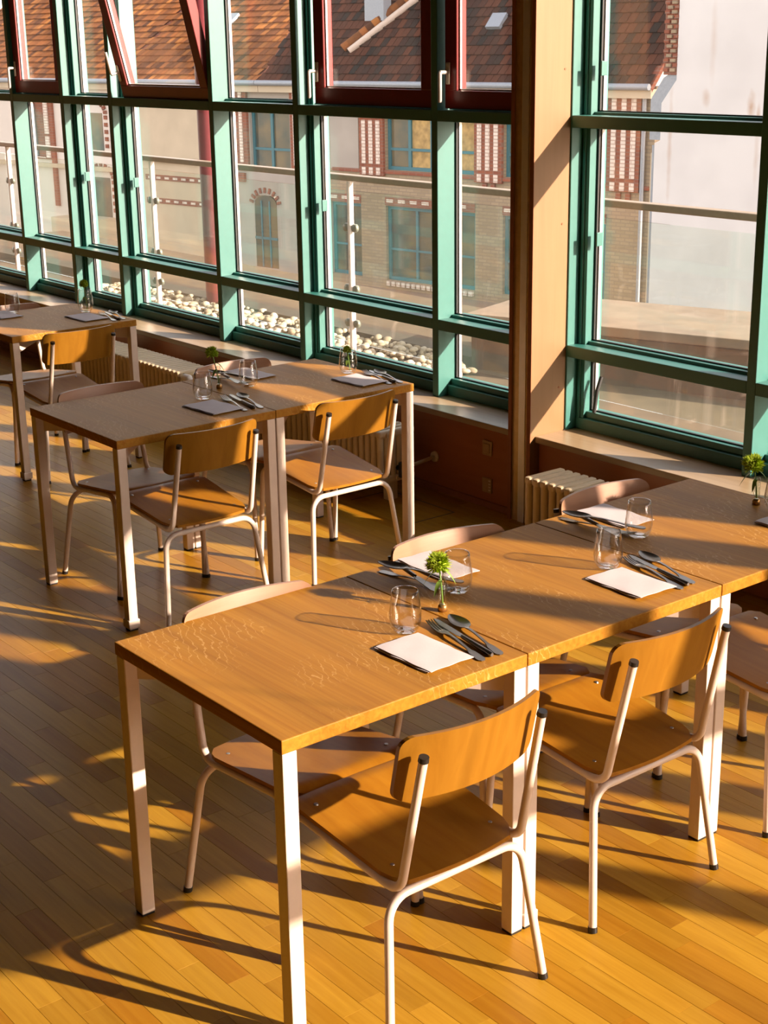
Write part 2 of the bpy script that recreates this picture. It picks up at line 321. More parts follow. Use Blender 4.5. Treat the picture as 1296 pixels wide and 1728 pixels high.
def fillet(pts, radii, n=6):
    P = [Vector(p) for p in pts]; out = [P[0]]
    for i in range(1, len(P) - 1):
        a, b, c = P[i - 1], P[i], P[i + 1]; u = (a - b).normalized(); v = (c - b).normalized()
        ang = u.angle(v); r = radii if not isinstance(radii, (list, tuple)) else radii[i - 1]
        d = r / math.tan(ang / 2); p0 = b + u * d; p1 = b + v * d; ctr = b + (u + v).normalized() * (r / math.sin(ang / 2))
        e0 = p0 - ctr; e1 = p1 - ctr; tot = e0.angle(e1); ax = e0.cross(e1).normalized()
        for k in range(n + 1): out.append(ctr + Matrix.Rotation(tot * k / n, 3, ax) @ e0)
    out.append(P[-1]); return out

# ================================================================== SETTING
# floor: recessed bed with single parquet planks on it
floor = sbox('floor', 'subfloor', -13, 9.5, -6.5, 3.3, -0.08, -0.0125)
PW, PY0 = 0.0653, 0.015
def plank_mb(x0, x1, y0, y1, mb=None):
    mb = mb or MB(); g = 0.0002; e = 0.0005
    x0 += g; x1 -= g; y0 += g; y1 -= g
    vs = [(x0, y0, -0.0122), (x1, y0, -0.0122), (x1, y1, -0.0122), (x0, y1, -0.0122), (x0, y0, -e), (x1, y0, -e), (x1, y1, -e), (x0, y1, -e),
          (x0 + .0002, y0 + e, 0), (x1 - .0002, y0 + e, 0), (x1 - .0002, y1 - e, 0), (x0 + .0002, y1 - e, 0)]
    fs = [(8, 9, 10, 11)] + [(a, (a + 1) % 4, 4 + (a + 1) % 4, 4 + a) for a in range(4)] + [(4 + a, 4 + (a + 1) % 4, 8 + (a + 1) % 4, 8 + a) for a in range(4)]
    return mb.add(vs, fs)
camP = Vector((2.33462, -1.56986, 2.13348))
planks = []; LEN = (0.34, 0.40, 0.46, 0.52, 0.60)
for k in range(-97, 47):
    y = PY0 + PW * k
    if y > 3.02: break
    x = -12.6 + R.random() * 0.5
    while x < 9.3:
        L = R.choice(LEN); planks.append([x, y, L]); x += L
def inview(x, y):
    d = Vector((x, y, 0)) - camP; w = d.dot(cf)
    if w < 0.2: return False
    a = 2519.8 * d.dot(cr) / w; b = -2519.8 * d.dot(cu) / w
    return -690 < a < 690 and -900 < b < 900
def vis(p): return any(inview(p[0] + p[2] * t, p[1] + PW / 2) for t in (0.02, 0.5, 0.98))
seen = sorted([p for p in planks if vis(p)], key=lambda p: (Vector((p[0] + p[2] / 2, p[1], 0)) - camP).length)
near = seen[:300]; nearset = set(id(p) for p in near)
pmesh = {}
for p in near:
    if p[2] not in pmesh:
        pmesh[p[2]] = plank_mb(0, p[2], 0, PW).mesh('plank')
    link('plank', pmesh[p[2]], M['floor'], floor, (p[0], p[1], 0))
fb = MB()
for p in planks:
    if id(p) not in nearset: plank_mb(p[0], p[0] + p[2], p[1], p[1] + PW, fb)
rest = ob('parquet_field', fb, 'floor', floor); rest['kind'] = 'stuff'
hm = MB()
for a, b in (((-3.20, 2.86), (-2.72, 2.86)), ((-2.72, 2.62), (-2.72, 2.86)), ((-3.20, 2.62), (-3.20, 2.86))):
    hm.box(min(a[0], b[0]) - 0.003, max(a[0], b[0]) + 0.003, min(a[1], b[1]) - 0.003, max(a[1], b[1]) + 0.003, -0.002, 0.0008)
ob('hatch_seam', hm, 'black', floor)
sbox('ceiling', 'ceiling', -13, 9.5, -6.5, 3.5, 3.9, 4.0)
sbox('wall_back', 'roomwall', -13, 9.5, -6.6, -6.5, -0.08, 3.9)
sbox('wall_left', 'roomwall', -13.1, -13, -6.6, 3.5, -0.08, 3.9)
sbox('wall_right', 'roomwall', 9.5, 9.6, -6.6, 3.5, -0.08, 3.9)
# parapet wall below the windows, its panelling, and the sills
wall = sbox('wall_window', 'panel', -13, 9.5, 3.12, 3.40, -0.08, 0.38)
sbox('panel', 'panel', -13, -2.49, 3.04, 3.12, 0.0, 0.386, wall)
sbox('panel', 'panel', -2.34, 2.95, 3.04, 3.12, 0.0, 0.386, wall)
sbox('baseboard_window', 'plyedge', -13, -2.49, 3.026, 3.04, 0.0, 0.03)
sbox('trim_1', 'sill', -13, -2.489, 3.015, 3.275, 0.386, 0.415, None, 0.003)
sbox('trim_2', 'sill', -2.342, 2.95, 3.015, 3.275, 0.386, 0.415, None, 0.003)
# unseen blocks added over right windows against high sun, then plain wall strips
up = sbox('wall_window_upper', 'roomwall', -0.45, 0.95, 3.24, 3.34, 2.07, 3.9)
sbox('panel', 'roomwall', 0.95, 2.2, 3.24, 3.34, 2.42, 3.9, up)  # second added sun block, its lower edge higher
sbox('panel', 'roomwall', -13, -0.45, 3.24, 3.34, 3.75, 3.9, up)
sbox('panel', 'roomwall', 2.2, 9.5, 3.24, 3.34, 3.75, 3.9, up)
# column between the two windows
cl = struct('trim_3')
sbox('plywood_panel', 'birch', -2.487, -2.469, 2.985, 3.2, 0.0, 3.9, cl)
sbox('plywood_panel', 'birch', -2.366, -2.344, 2.985, 3.2, 0.0, 3.9, cl)
sbox('edge_band', 'plyedge', -2.4875, -2.468, 2.9845, 2.987, 0.0, 3.9, cl)
sbox('edge_band', 'plyedge', -2.367, -2.3435, 2.9845, 2.987, 0.0, 3.9, cl)
sbox('filler', 'tan', -2.469, -2.424, 2.995, 3.1, 0.0, 3.9, cl); sbox('filler', 'tan', -2.384, -2.366, 2.995, 3.1, 0.0, 3.9, cl)
sbox('steel_flat', 'alu', -2.424, -2.384, 2.988, 3.1, 0.0, 3.9, cl)
for z in (0.62, 1.35, 2.0): ob('screw', MB().tube([(-2.346, 3.16, z), (-2.342, 3.16, z)], 0.005, 8), 'plyedge', cl)

# ---- windows
YF, YG = 3.2, 3.33
def post(w, x0, main, z0=0.415, z1=3.75):
    if main:
        sbox('post', 'teal', x0, x0 + 0.05, YF, 3.345, z0, z1, w, 0.003)
        for sx, x in ((-1, x0), (1, x0 + 0.05)):
            a, b = (x - 0.045, x) if sx < 0 else (x, x + 0.045)
            sbox('stile', 'teal', a, b, 3.268, 3.37, z0 + 0.05, z1, w, 0.002)
            sbox('stile', 'teal', a + (0.008 if sx > 0 else 0.02), b - (0.02 if sx > 0 else 0.008), 3.262, 3.269, z0 + 0.05, z1, w, 0.002)
    else:
        sbox('mullion', 'teal', x0, x0 + 0.045, YF, 3.345, z0, z1, w, 0.003)
def bay(w, xa, xb, mainA, mainB, sash=None, transom=True, top=3.75):
    """one glazed field between two uprights: bottom rail, rail, transom, panes"""
    la = xa + (0.045 if mainA else 0); lb = xb - (0.045 if mainB else 0)
    sbox('bottom_rail', 'teal', xa, xb, 3.262, 3.37, 0.415, 0.468, w, 0.003)
    sbox('bottom_rail', 'teal', xa, xb, 3.285, 3.37, 0.468, 0.498, w, 0.003)
    if transom:
        sbox('rail', 'teal', xa, xb, YF, 3.285, 0.755, 0.808, w, 0.003); sbox('rail', 'teal', xa, xb, 3.287, 3.37, 0.76, 0.822, w, 0.003)
        sbox('transom', 'teal', xa, xb, YF, 3.285, 1.756, 1.808, w, 0.003); sbox('transom', 'teal', xa, xb, 3.287, 3.37, 1.76, 1.82, w, 0.003)
        zs = [(0.498, 0.76), (0.822, 1.76)] + ([(1.82, top)] if not sash else [])
    else: zs = [(0.498, top)]
    for z0, z1 in zs:
        ob('pane', MB().box(la + 0.004, lb - 0.004, YG - 0.004, YG + 0.004, z0, z1), 'pane', w)
        for x in (la, lb):
            s = 1 if x == la else -1
            sbox('gasket', 'gasket', min(x, x + s * 0.010), max(x, x + s * 0.010), YG - 0.018, YG - 0.005, z0, z1, w)
            sbox('spacer', 'spacer', min(x, x + s * 0.016), max(x, x + s * 0.016), YG - 0.0045, YG + 0.012, z0, z1, w)
        sbox('gasket', 'gasket', la, lb, YG - 0.018, YG - 0.005, z0, z0 + 0.006, w)
    # small pegs where the stile grooves end on the rail
def sash(w, xa, xb, z0=1.815, z1=2.74, tilt=0.0, handle='down', hx=None):
    """red casement hung on its lower edge"""
    fw = 0.083; th = 0.062
    m = MB(); y0 = -th; y1 = 0.0; W_ = xb - xa; H_ = z1 - z0
    m.box(0, W_, y0, y1, 0, fw, 0.004); m.box(0, W_, y0, y1, H_ - fw, H_, 0.004); m.box(0, fw, y0, y1, fw - 0.002, H_ - fw + 0.002, 0.004); m.box(W_ - fw, W_, y0, y1, fw - 0.002, H_ - fw + 0.002, 0.004)
    s = ob('sash', m, 'red', w); s.location = (xa, 3.285, z0); s.rotation_euler = (tilt, 0, 0); s['label'] = 'red painted casement sash'
    ob('pane', MB().box(fw - 0.004, W_ - fw + 0.004, -0.034, -0.027, fw - 0.004, H_ - fw + 0.004), 'pane', s)
    b = MB()
    b.box(fw, fw + 0.008, -0.046, -0.035, fw, H_ - fw); b.box(W_ - fw - 0.008, W_ - fw, -0.046, -0.035, fw, H_ - fw); b.box(fw, W_ - fw, -0.046, -0.035, fw, fw + 0.008)
    ob('glazing_bead', b, 'spacer', s)
    hz = 0.165
    h = MB(); h.box(0.014, 0.042, y0 - 0.008, y0, hz - 0.055, hz + 0.045, 0.004)
    h.tube([(0.028, y0 - 0.005, hz), (0.028, y0 - 0.055, hz)], 0.0095, 10)
    sg = -1 if handle == 'down' else 1
    h.tube(fillet([(0.028, y0 - 0.04, hz), (0.028, y0 - 0.055, hz), (0.028, y0 - 0.055, hz + sg * 0.135)], 0.008, 3), 0.0095, 10)
    ob('handle', h, 'handle', s)
w1 = struct('window_1')
for x in (-9.06, -7.095, -6.435, -4.41, -2.555): post(w1, x, True)
for x in (-7.855, -5.245, -3.27): post(w1, x, False)
bay(w1, -9.01, -7.855, True, False); bay(w1, -7.81, -7.095, False, True, sash=1); bay(w1, -7.045, -6.435, True, True)
bay(w1, -6.385, -5.245, True, False, sash=1); bay(w1, -5.20, -4.41, False, True); bay(w1, -4.36, -3.27, True, False, sash=1); bay(w1, -3.225, -2.555, False, True, sash=1)
sash(w1, -7.80, -7.10, handle='down')
sash(w1, -6.27, -5.255, tilt=math.radians(13), handle='up')
sash(w1, -4.235, -3.29, handle='down'); sash(w1, -3.195, -2.57, handle='down')
w2 = struct('window_2')
for x in (-2.385, -0.45, 1.45, 2.175, 2.955): post(w2, x, True)
for x in (-1.335, 0.70): post(w2, x, False)
post(w2, 4.1, False); post(w2, 7.4, True)
bay(w2, -2.335, -1.335, True, False); bay(w2, -1.29, -0.45, False, True); bay(w2, -0.40, 0.70, True, False); bay(w2, 0.745, 1.45, False, True)
bay(w2, 1.50, 2.175, True, True, sash=1); sash(w2, 1.56, 2.16); bay(w2, 2.225, 2.955, True, True)
bay(w2, 3.005, 4.1, True, False, transom=False); bay(w2, 4.145, 7.4, False, True, transom=False)
# small hinge blocks seen on the stile edges
for w, x, z in ((w1, -4.272, 1.28), (w1, -6.30, 1.28), (w1, -6.96, 1.28), (w2, -2.247, 1.28), (w2, -2.247, 2.0)):
    sbox('hinge', 'teal', x - 0.003, x + 0.006, 3.275, 3.31, z - 0.03, z + 0.03, w, 0.002)
st = MB(); st.tube(fillet([(-2.24, 3.285, 0.50), (-2.238, 3.30, 0.60), (-2.238, 3.325, 0.66)], 0.03, 4), 0.009, 8); ob('window_stay', st, 'gasket', w2)
# ================================================================== RADIATORS
def radiator(xr, n, label, grp):
    t = thing('radiator', (xr, 2.775, 0), 0, label, 'radiator', grp)
    sec = MB(); z0, z1 = 0.10, 0.36
    for k in range(6):
        y = -0.0925 + k * 0.037
        sec.tube([(0, y, z0 + 0.015), (0, y, z1 - 0.012)], 0.0165, 8)
    sec.box(-0.0185, 0.0185, -0.109, 0.109, z1 - 0.036, z1, 0.011); sec.box(-0.0185, 0.0185, -0.109, 0.109, z0, z0 + 0.034, 0.011)
    sec.tube([(-0.026, -0.06, z1 - 0.02), (0.026, -0.06, z1 - 0.02)], 0.013, 8); sec.tube([(-0.026, 0.0, z0 + 0.02), (0.026, 0.0, z0 + 0.02)], 0.013, 8)
    me = sec.mesh('radiator_section')
    for k in range(n): link('section', me, M['radiator'], t, (-0.02 - k * 0.0465, 0, 0))
    for x in (-0.06, -n * 0.0465 + 0.06): ob('foot', MB().box(x - 0.02, x + 0.02, -0.03, 0.03, 0, 0.105, 0.004), 'radiator', t)
    return t
ra = radiator(-3.03, 24, 'cream ribbed radiator with a valve pipe, behind the middle table row', 'ribbed radiators under the sills')
v = MB(); v.tube([(0.0, 0.0, 0.17), (0.05, 0.0, 0.17)], 0.014, 8); v.tube([(0.03, 0.0, 0.13), (0.03, 0.0, 0.2)], 0.017, 8); ob('valve', v, 'black', ra)
ob('pipe', MB().tube([(0.03, 0.01, 0.17), (-0.03, 0.255, 0.17)], 0.0095, 8), 'radiator', ra)
ob('wall_flange', MB().lathe([(0.0, -0.006), (0.028, -0.006), (0.026, 0.004), (0.01, 0.008), (0, 0.008)], 16, Matrix.Translation((-0.032, 0.257, 0.17)) @ Matrix.Rotation(PI / 2, 4, 'X')), 'radiator', ra)
rl = radiator(-4.86, 38, 'long cream ribbed radiator with a thermostat head, behind the farthest table', 'ribbed radiators under the sills')
ob('thermostat_head', MB().lathe([(0, 0), (0.012, 0), (0.013, 0.02), (0.022, 0.024), (0.024, 0.07), (0.02, 0.082), (0, 0.083)], 16, Matrix.Translation((0.0, -0.08, 0.33)) @ Matrix.Rotation(PI / 2, 4, 'Y')), 'white', rl)
radiator(-1.13, 20, 'cream ribbed radiator right of the plywood column', 'ribbed radiators under the sills')
for z, lb in ((0.108, 'small beige wall socket low on the orange panel'), (0.29, 'small beige wall switch plate just below the sill on the orange panel')):
    s = thing('wall_socket', (-2.68, 3.04, z), 0, lb, 'socket')
    ob('plate', MB().box(-0.032, 0.032, -0.010, 0, -0.036, 0.036, 0.003), 'socket', s)
    if z < 0.2:
        for dz in (-0.02, -0.005, 0.01, 0.025): ob('contact', MB().box(0.016, 0.028, -0.0125, -0.009, dz - 0.004, dz + 0.003), 'radiator', s)
    else: ob('rocker', MB().box(-0.022, 0.022, -0.016, -0.009, -0.022, 0.024, 0.003), 'socket', s)
# ================================================================== TABLES
TH = 0.75; TX, TY = 0.71, 0.7075
def make_table(loc, label, foot=False):
    t = thing('dining_table', loc, 0, label, 'table', 'square dining tables pushed into rows')
    g = 0.0012
    ob('tabletop', MB().box(-TX / 2 + g, TX / 2 - g, -TY / 2 + g, TY / 2 - g, TH - 0.033, TH, 0.0025), 'oak', t)
    for sx in (-1, 1):
        for sy in (-1, 1):
            x = sx * (TX / 2 - 0.022); y = sy * (TY / 2 - 0.022)
            lg = ob('leg', MB().box(x - 0.019, x + 0.019, y - 0.019, y + 0.019, 0.006, TH - 0.033, 0.003), 'cream', t)
            ob('foot_cap', MB().box(x - 0.0175, x + 0.0175, y - 0.0175, y + 0.0175, 0.0, 0.007, 0.001), 'black', lg)
            if foot and sx > 0 and sy < 0:
                ob('leveling_block', MB().box(x - 0.024, x + 0.024, y - 0.024, y + 0.024, 0.012, 0.045, 0.003), 'cream', lg)
    for s in (-1, 1):
        m = Matrix.Rotation(s * PI / 4, 4, 'Z'); L = 0.5 * math.hypot(TX - 0.06, TY - 0.06)
        poly = [(-L, TH - 0.035), (L, TH - 0.035), (L, TH - 0.095), (L - 0.05, TH - 0.095), (0.3, TH - 0.09), (-0.3, TH - 0.09), (-L + 0.05, TH - 0.095), (-L, TH - 0.095)]
        ob('brace_plate', MB().prism(poly, -0.0025 + s * 0.0001, 0.0025 + s * 0.0001, 'y', m), 'cream', t)
    return t
def tbl(x0, y0): return (x0 - TX / 2, y0 + TY / 2, 0)
make_table(tbl(0, 0), 'oak-topped table with cream legs at the front end of the nearest row')
make_table(tbl(0, TY), 'oak-topped table, second from the front in the nearest row', True)
make_table(tbl(0, 2 * TY), 'oak-topped table by the sill at the window end of the nearest row')
make_table(tbl(-2.4008, 0.9445), 'oak-topped table at the room end of the middle row', True)
make_table(tbl(-2.4008, 0.9445 + TY), 'oak-topped table at the window end of the middle row')
make_table(tbl(-4.56, 2.262 - TY), 'single oak-topped table farthest away at the left', True)

# ================================================================== CHAIRS (local: sitter faces -x)
def make_chair(loc, rz, label):
    t = thing('dining_chair', loc, rz, label, 'chair', 'plywood and cream tube chairs')
    RT = 0.0105
    for s in (-1, 1):
        path = fillet([(0.213, s * 0.169, 0.722), (0.140, s * 0.176, 0.378), (-0.238, s * 0.190, 0.426), (-0.266, s * 0.2, 0.008)], [0.045, 0.045], 7)
        fr = ob('side_frame', MB().tube(path, RT, 12), 'cream', t)
        ob('end_cap', MB().tube([(0.2125, s * 0.169, 0.7195), (0.2150, s * 0.169, 0.7305)], [0.0122, 0.0112], 12), 'black', fr)
        ob('foot_cap', MB().tube([(-0.2655, s * 0.2, 0.0145), (-0.2665, s * 0.2, 0.0)], 0.0122, 12), 'black', fr)
    path = fillet([(0.168, -0.2325, 0.008), (0.122, -0.195, 0.362), (0.122, 0.195, 0.362), (0.168, 0.2325, 0.008)], [0.06, 0.06], 7)
    rf = ob('rear_leg_frame', MB().tube(path, RT, 12), 'cream', t)
    for s in (-1, 1): ob('foot_cap', MB().tube([(0.167, s * 0.232, 0.0145), (0.169, s * 0.2333, 0.0)], 0.0122, 12), 'black', rf)
    ob('cross_tube', MB().tube([(-0.17, -0.186, 0.412), (-0.17, 0.186, 0.412)], 0.008, 10), 'cream', t)
    # seat: saddle-shaped plywood with chamfered corners
    nu, nv = 15, 15; top = []; bot = []
    for i in range(nu):
        u = i / (nu - 1); rt = []; rb = []
        x = -0.275 + 0.413 * u
        hw = 0.198 - 0.018 * u
        if u < 0.16: hw -= 0.055 * ((0.16 - u) / 0.16) ** 2
        if u > 0.86: hw -= 0.030 * ((u - 0.86) / 0.14) ** 1.8
        for j in range(nv):
            v_ = -1 + 2 * j / (nv - 1); y = hw * v_
            z = 0.454 - 0.054 * u - 0.008 * (1 - v_ * v_) * math.sin(PI * min(1, u * 1.1)) - 0.022 * max(0, (0.12 - u) / 0.12) ** 2
            xx = x - 0.008 * (1 - v_ * v_) * (1 - u) * (u < 0.3) + 0.014 * (1 - v_ * v_) * max(0, u - 0.7) / 0.3
            rt.append(Vector((xx, y, z))); rb.append(Vector((xx, y, z - 0.0105)))
        top.append(rt); bot.append(rb)
    m = MB(); m.grid(top); m.grid(bot)
    edge = lambda a, b: m.grid([a, b], False)
    edge(top[0], bot[0]); edge(top[-1], bot[-1]); edge([r[0] for r in top], [r[0] for r in bot]); edge([r[-1] for r in top], [r[-1] for r in bot])
    me = m.mesh('seat'); bm = bmesh.new(); bm.from_mesh(me); bmesh.ops.remove_doubles(bm, verts=bm.verts[:], dist=1e-5); bmesh.ops.recalc_face_normals(bm, faces=bm.faces[:])
    for f in bm.faces: f.smooth = abs(f.normal.z) > 0.5
    for e in bm.edges:
        if len(e.link_faces) == 2 and e.link_faces[0].smooth != e.link_faces[1].smooth: e.smooth = False
    bm.to_mesh(me); bm.free()
    seat = link('seat', me, M['seat'], t)
    for x, y in ((-0.2, -0.15), (-0.2, 0.15), (0.075, -0.145), (0.075, 0.145)):
        u = (x + 0.275) / 0.4; z = 0.454 - 0.054 * u - 0.008 * (1 - (y / 0.19) ** 2) * math.sin(PI * min(1, u * 1.1))
        ob('screw', MB().tube([(x, y, z - 0.001), (x, y, z + 0.0022)], [0.0068, 0.005], 8), 'chrome', seat)
    # backrest: bent plywood, rounded corners
    nj, nk = 31, 11; W2, H0, H1 = 0.2, 0.605, 0.768
    fr_, bk_ = [], []
    rc = 0.03
    for j in range(nj):
        y = -W2 * math.cos(PI * j / (nj - 1)); a = []; b = []
        dy = max(0, abs(y) - (W2 - rc)); cut = rc - math.sqrt(max(0, rc * rc - dy * dy))
        for k in range(nk):
            z = (H0 + cut) + (H1 - H0 - 2 * cut) * k / (nk - 1)
            x = 0.148 + (z - H0) * 0.22 + 0.048 * (1 - (y / W2) ** 2) - 0.004
            a.append(Vector((x - 0.011, y, z))); b.append(Vector((x, y, z)))
        fr_.append(a); bk_.append(b)
    m = MB(); m.grid(fr_); m.grid(bk_); m.grid([fr_[0], bk_[0]], False); m.grid([fr_[-1], bk_[-1]], False); m.grid([[r[0] for r in fr_], [r[0] for r in bk_]], False); m.grid([[r[-1] for r in fr_], [r[-1] for r in bk_]], False)
    me = m.mesh('backrest'); bm = bmesh.new(); bm.from_mesh(me); bmesh.ops.remove_doubles(bm, verts=bm.verts[:], dist=1e-5); bmesh.ops.recalc_face_normals(bm, faces=bm.faces[:])
    for f in bm.faces: f.smooth = abs(f.normal.x) > 0.6
    for e in bm.edges:
        if len(e.link_faces) == 2 and e.link_faces[0].smooth != e.link_faces[1].smooth: e.smooth = False
    bm.to_mesh(me); bm.free()
    link('backrest', me, M['ply'], t)
    return t
ch = make_chair((0.0, 0.3745, 0), 0, 'plywood chair in the front, its back turned to us, at the nearest table')
pale = None
for x, y, rz, lb in [
    (-0.535, 0.392, PI, 'plywood chair under the far side of the nearest table, half hidden by its corner leg'),
    (-0.056, 1.0685, 0, 'plywood chair, back to us, at the second table of the nearest row'),
    (-0.57, 1.09, PI - math.radians(5), 'plywood chair facing us behind the folded napkin and green flower on the nearest row'),
    (-0.07, 1.777, 0, 'plywood chair cut off by the right edge, at the window end of the nearest row'),
    (-0.59, 1.775, PI, 'plywood chair facing us in front of the right-hand radiator'),
    (-2.475, 1.293, 0, 'plywood chair, back to us, with a glowing amber backrest at the middle row'),
    (-2.995, 1.298, PI, 'plywood chair facing us at the room end of the middle row'),
    (-2.50, 1.995, 0, 'plywood chair, back to us, before the radiator at the window end of the middle row'),
    (-3.03, 1.975, PI, 'plywood chair facing us by the sill, behind the middle row'),
    (-4.615, 1.865, 0, 'dark-backed plywood chair, back to us, at the farthest table'),
    (-5.15, 1.885, PI, 'plywood chair facing us on the far side of the farthest table')]:
    c_ = dup(ch, (x, y, 0), rz, lb, 'plywood and cream tube chairs')
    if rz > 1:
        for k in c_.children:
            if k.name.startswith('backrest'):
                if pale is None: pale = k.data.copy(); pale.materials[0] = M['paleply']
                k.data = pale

# unseen hanging bar off to the right, added to shade the front chair
sbar = thing('pendant_lamp', (2.80, 2.33, 1.615), 0, 'long slim pendant lamp hanging to the right of the picture', 'lamp')
ob('housing', MB().box(-0.03, 0.03, -0.85, 0.85, 0.01, 0.125, 0.004), 'cream', sbar); ob('diffuser', MB().box(-0.026, 0.026, -0.84, 0.84, 0.0, 0.012, 0.002), 'white', sbar)
for y in (-0.6, 0.6): ob('cable', MB().tube([(0, y, 0.12), (0, y, 2.285)], 0.0025, 6), 'black', sbar)
# ================================================================== TABLE SETTINGS
def napkin(x, y, rz, sx, sy, label, roll=False):
    o = MB(); h = 0.0027
    rr = random.Random(int((x + 9) * 1000))
    def slab(x0, x1, y0, y1, z0, z1):
        nx, ny = 12, 10; rows = []
        def ht(a, b):
            e = min(1, min(a, 1 - a) * 14, min(b, 1 - b) * 12)
            return e
        tp, bt = [], []
        for i in range(nx + 1):
            A, B = [], []
            for j in range(ny + 1):
                a, b = i / nx, j / ny; e = ht(a, b); px = x0 + (x1 - x0) * a; py = y0 + (y1 - y0) * b
                wob = 0.0012 * math.sin(px * 60 + z0 * 900) * math.sin(py * 48 + x * 7) + 0.0016 * math.sin(px * 21 + y * 5)
                mid = (z0 + z1) / 2; hh = (z1 - z0) / 2 * math.sqrt(max(0.12, e))
                px += 0.0015 * math.sin(py * 90 + z0 * 500); py += 0.0015 * math.sin(px * 70 + z0 * 300)
                lift = wob * (0.4 + z0 * 30)
                A.append(Vector((px, py, max(mid + hh + lift, 0.001)))); B.append(Vector((px, py, max(mid - hh + lift * 0.9, 0.0003))))
            tp.append(A); bt.append(B)
        o.grid(tp); o.grid(bt)
        o.grid([tp[0], bt[0]], True); o.grid([tp[-1], bt[-1]], True); o.grid([[r[0] for r in tp], [r[0] for r in bt]], True); o.grid([[r[-1] for r in tp], [r[-1] for r in bt]], True)
    slab(-sx / 2 + 0.002, sx / 2 - 0.016, -sy / 2, sy / 2 - 0.002, 0.0004, h)
    slab(-sx / 2, sx / 2 - 0.006, -sy / 2 + 0.001, sy / 2, h - 0.0004, 2 * h)
    slab(-sx / 2 + 0.001, sx / 2, -sy / 2 + 0.004, sy / 2 - 0.003, 2 * h - 0.0006, 2.9 * h)
    n = ob('napkin', o, 'linen', None, (x, y, TH + 0.0003), rz); return tag(n, label, 'napkin', 'folded white napkins')
def strip(m, prof, th=0.002, n=6, M4=None):
    """prof: (s, halfwidth, z, dish) along local +x"""
    tp, bt = [], []
    for s, w, z, d in prof:
        A, B = [], []
        for j in range(n + 1):
            q = -1 + 2 * j / n
            A.append(Vector((s, w * q, z + d * q * q + th * 0.5))); B.append(Vector((s, w * q, z + d * q * q - th * 0.5)))
        tp.append(A); bt.append(B)
    for g in (tp, bt, [tp[0], bt[0]], [tp[-1], bt[-1]], [[r[0] for r in tp], [r[0] for r in bt]], [[r[-1] for r in tp], [r[-1] for r in bt]]): m.grid(g, True, False, M4)
HAND = [(0.0, 0.004, 0.0016, 0), (0.004, 0.0085, 0.0016, 0), (0.012, 0.0108, 0.0017, 0), (0.05, 0.0092, 0.0025, 0), (0.065, 0.0045, 0.0036, 0), (0.075, 0.0036, 0.005, 0), (0.13, 0.0034, 0.0095, 0), (0.155, 0.0036, 0.0095, 0)]
def spoon_mesh():
    m = MB(); strip(m, HAND + [(0.17, 0.005, 0.0085, 0)], 0.0026)
    pr = []
    for i in range(11):
        a = i / 10; w = 0.0235 * math.sin(PI * min(1, 0.05 + a * 0.93)) ** 0.62 * (0.86 + 0.22 * (1 - a)) if 0 < i < 10 else (0.0052 if i == 0 else 0.003)
        dp = 0.0085 * math.sin(PI * a) ** 0.8
        pr.append((0.168 + a * 0.092, w, 0.0095 - dp + 0.002 * a, dp))
    strip(m, pr, 0.0018, 10); return m
def fork_mesh():
    m = MB(); strip(m, HAND + [(0.172, 0.006, 0.0075, 0), (0.183, 0.0115, 0.0055, 0.001), (0.195, 0.0135, 0.0042, 0.0014), (0.205, 0.0138, 0.0042, 0.0014)], 0.0024)
    for k in range(4):
        y = -0.0105 + k * 0.007
        strip(m, [(0.203, 0.0024, 0.005, 0), (0.225, 0.0021, 0.0056, 0), (0.245, 0.0017, 0.0085, 0), (0.262, 0.001, 0.0125, 0)], 0.002, 2, Matrix.Translation((0, y, 0)))
    return m
def knife_mesh():
    m = MB(); m.tube([(0.0, 0, 0.006), (0.004, 0, 0.006), (0.02, 0, 0.006), (0.09, 0, 0.006), (0.125, 0, 0.006), (0.132, 0, 0.006)], [0.004, 0.0066, 0.007, 0.0062, 0.0056, 0.0048], 10)
    tp = [(0.13, 0.005), (0.145, 0.0085), (0.2, 0.0095), (0.24, 0.0085), (0.258, 0.004), (0.266, -0.003), (0.25, -0.0085), (0.145, -0.0085), (0.132, -0.005)]
    m.prism(tp, 0.0052, 0.0068, 'z'); return m
CUT = {'spoon': spoon_mesh().mesh('spoon'), 'fork': fork_mesh().mesh('fork'), 'knife': knife_mesh().mesh('knife')}
for k in CUT: CUT[k].materials.append(M['steel'])
def cut(kind, end, tip, where, lift=0.0, rx=0.0):
    o = bpy.data.objects.new(kind, CUT[kind]); COL.objects.link(o)
    a = math.atan2(tip[1] - end[1], tip[0] - end[0]); o.location = (end[0], end[1], TH + 0.0004 + lift); o.rotation_euler = (rx, 0, a)
    if lift > 0.004: o.rotation_euler = (rx, -0.02, a)
    return tag(o, 'steel %s %s' % (kind, where), kind, 'steel cutlery on the tables')
def tumbler(x, y, label, h=0.108, rm=0.0405):
    t = thing('tumbler', (x, y, TH + 0.0003), 0, label, 'glass', 'stemless glasses')
    ou = [(0.0, 0.0), (0.022, 0.0), (0.027, 0.002), (0.033, 0.010), (0.0385, 0.024), (0.0405, 0.038), (0.0398, 0.055), (0.037, 0.078), (0.034, 0.096), (0.0322, 0.108)]
    k = rm / 0.0405; hz = h / 0.108
    th = 0.0011
    inn = [(0.0, 0.009), (0.016, 0.0085), (0.025, 0.011), (0.033, 0.018), (0.0372, 0.028), (0.0394, 0.040), (0.0387, 0.055), (0.0359, 0.078), (0.0329, 0.096), (0.0312, 0.1078)]
    prof = [(r * k, z * hz) for r, z in ou] + [(r * k, z * hz) for r, z in inn[::-1]]
    ob('bowl', MB().lathe(prof, 32), 'drink', t)
    return t
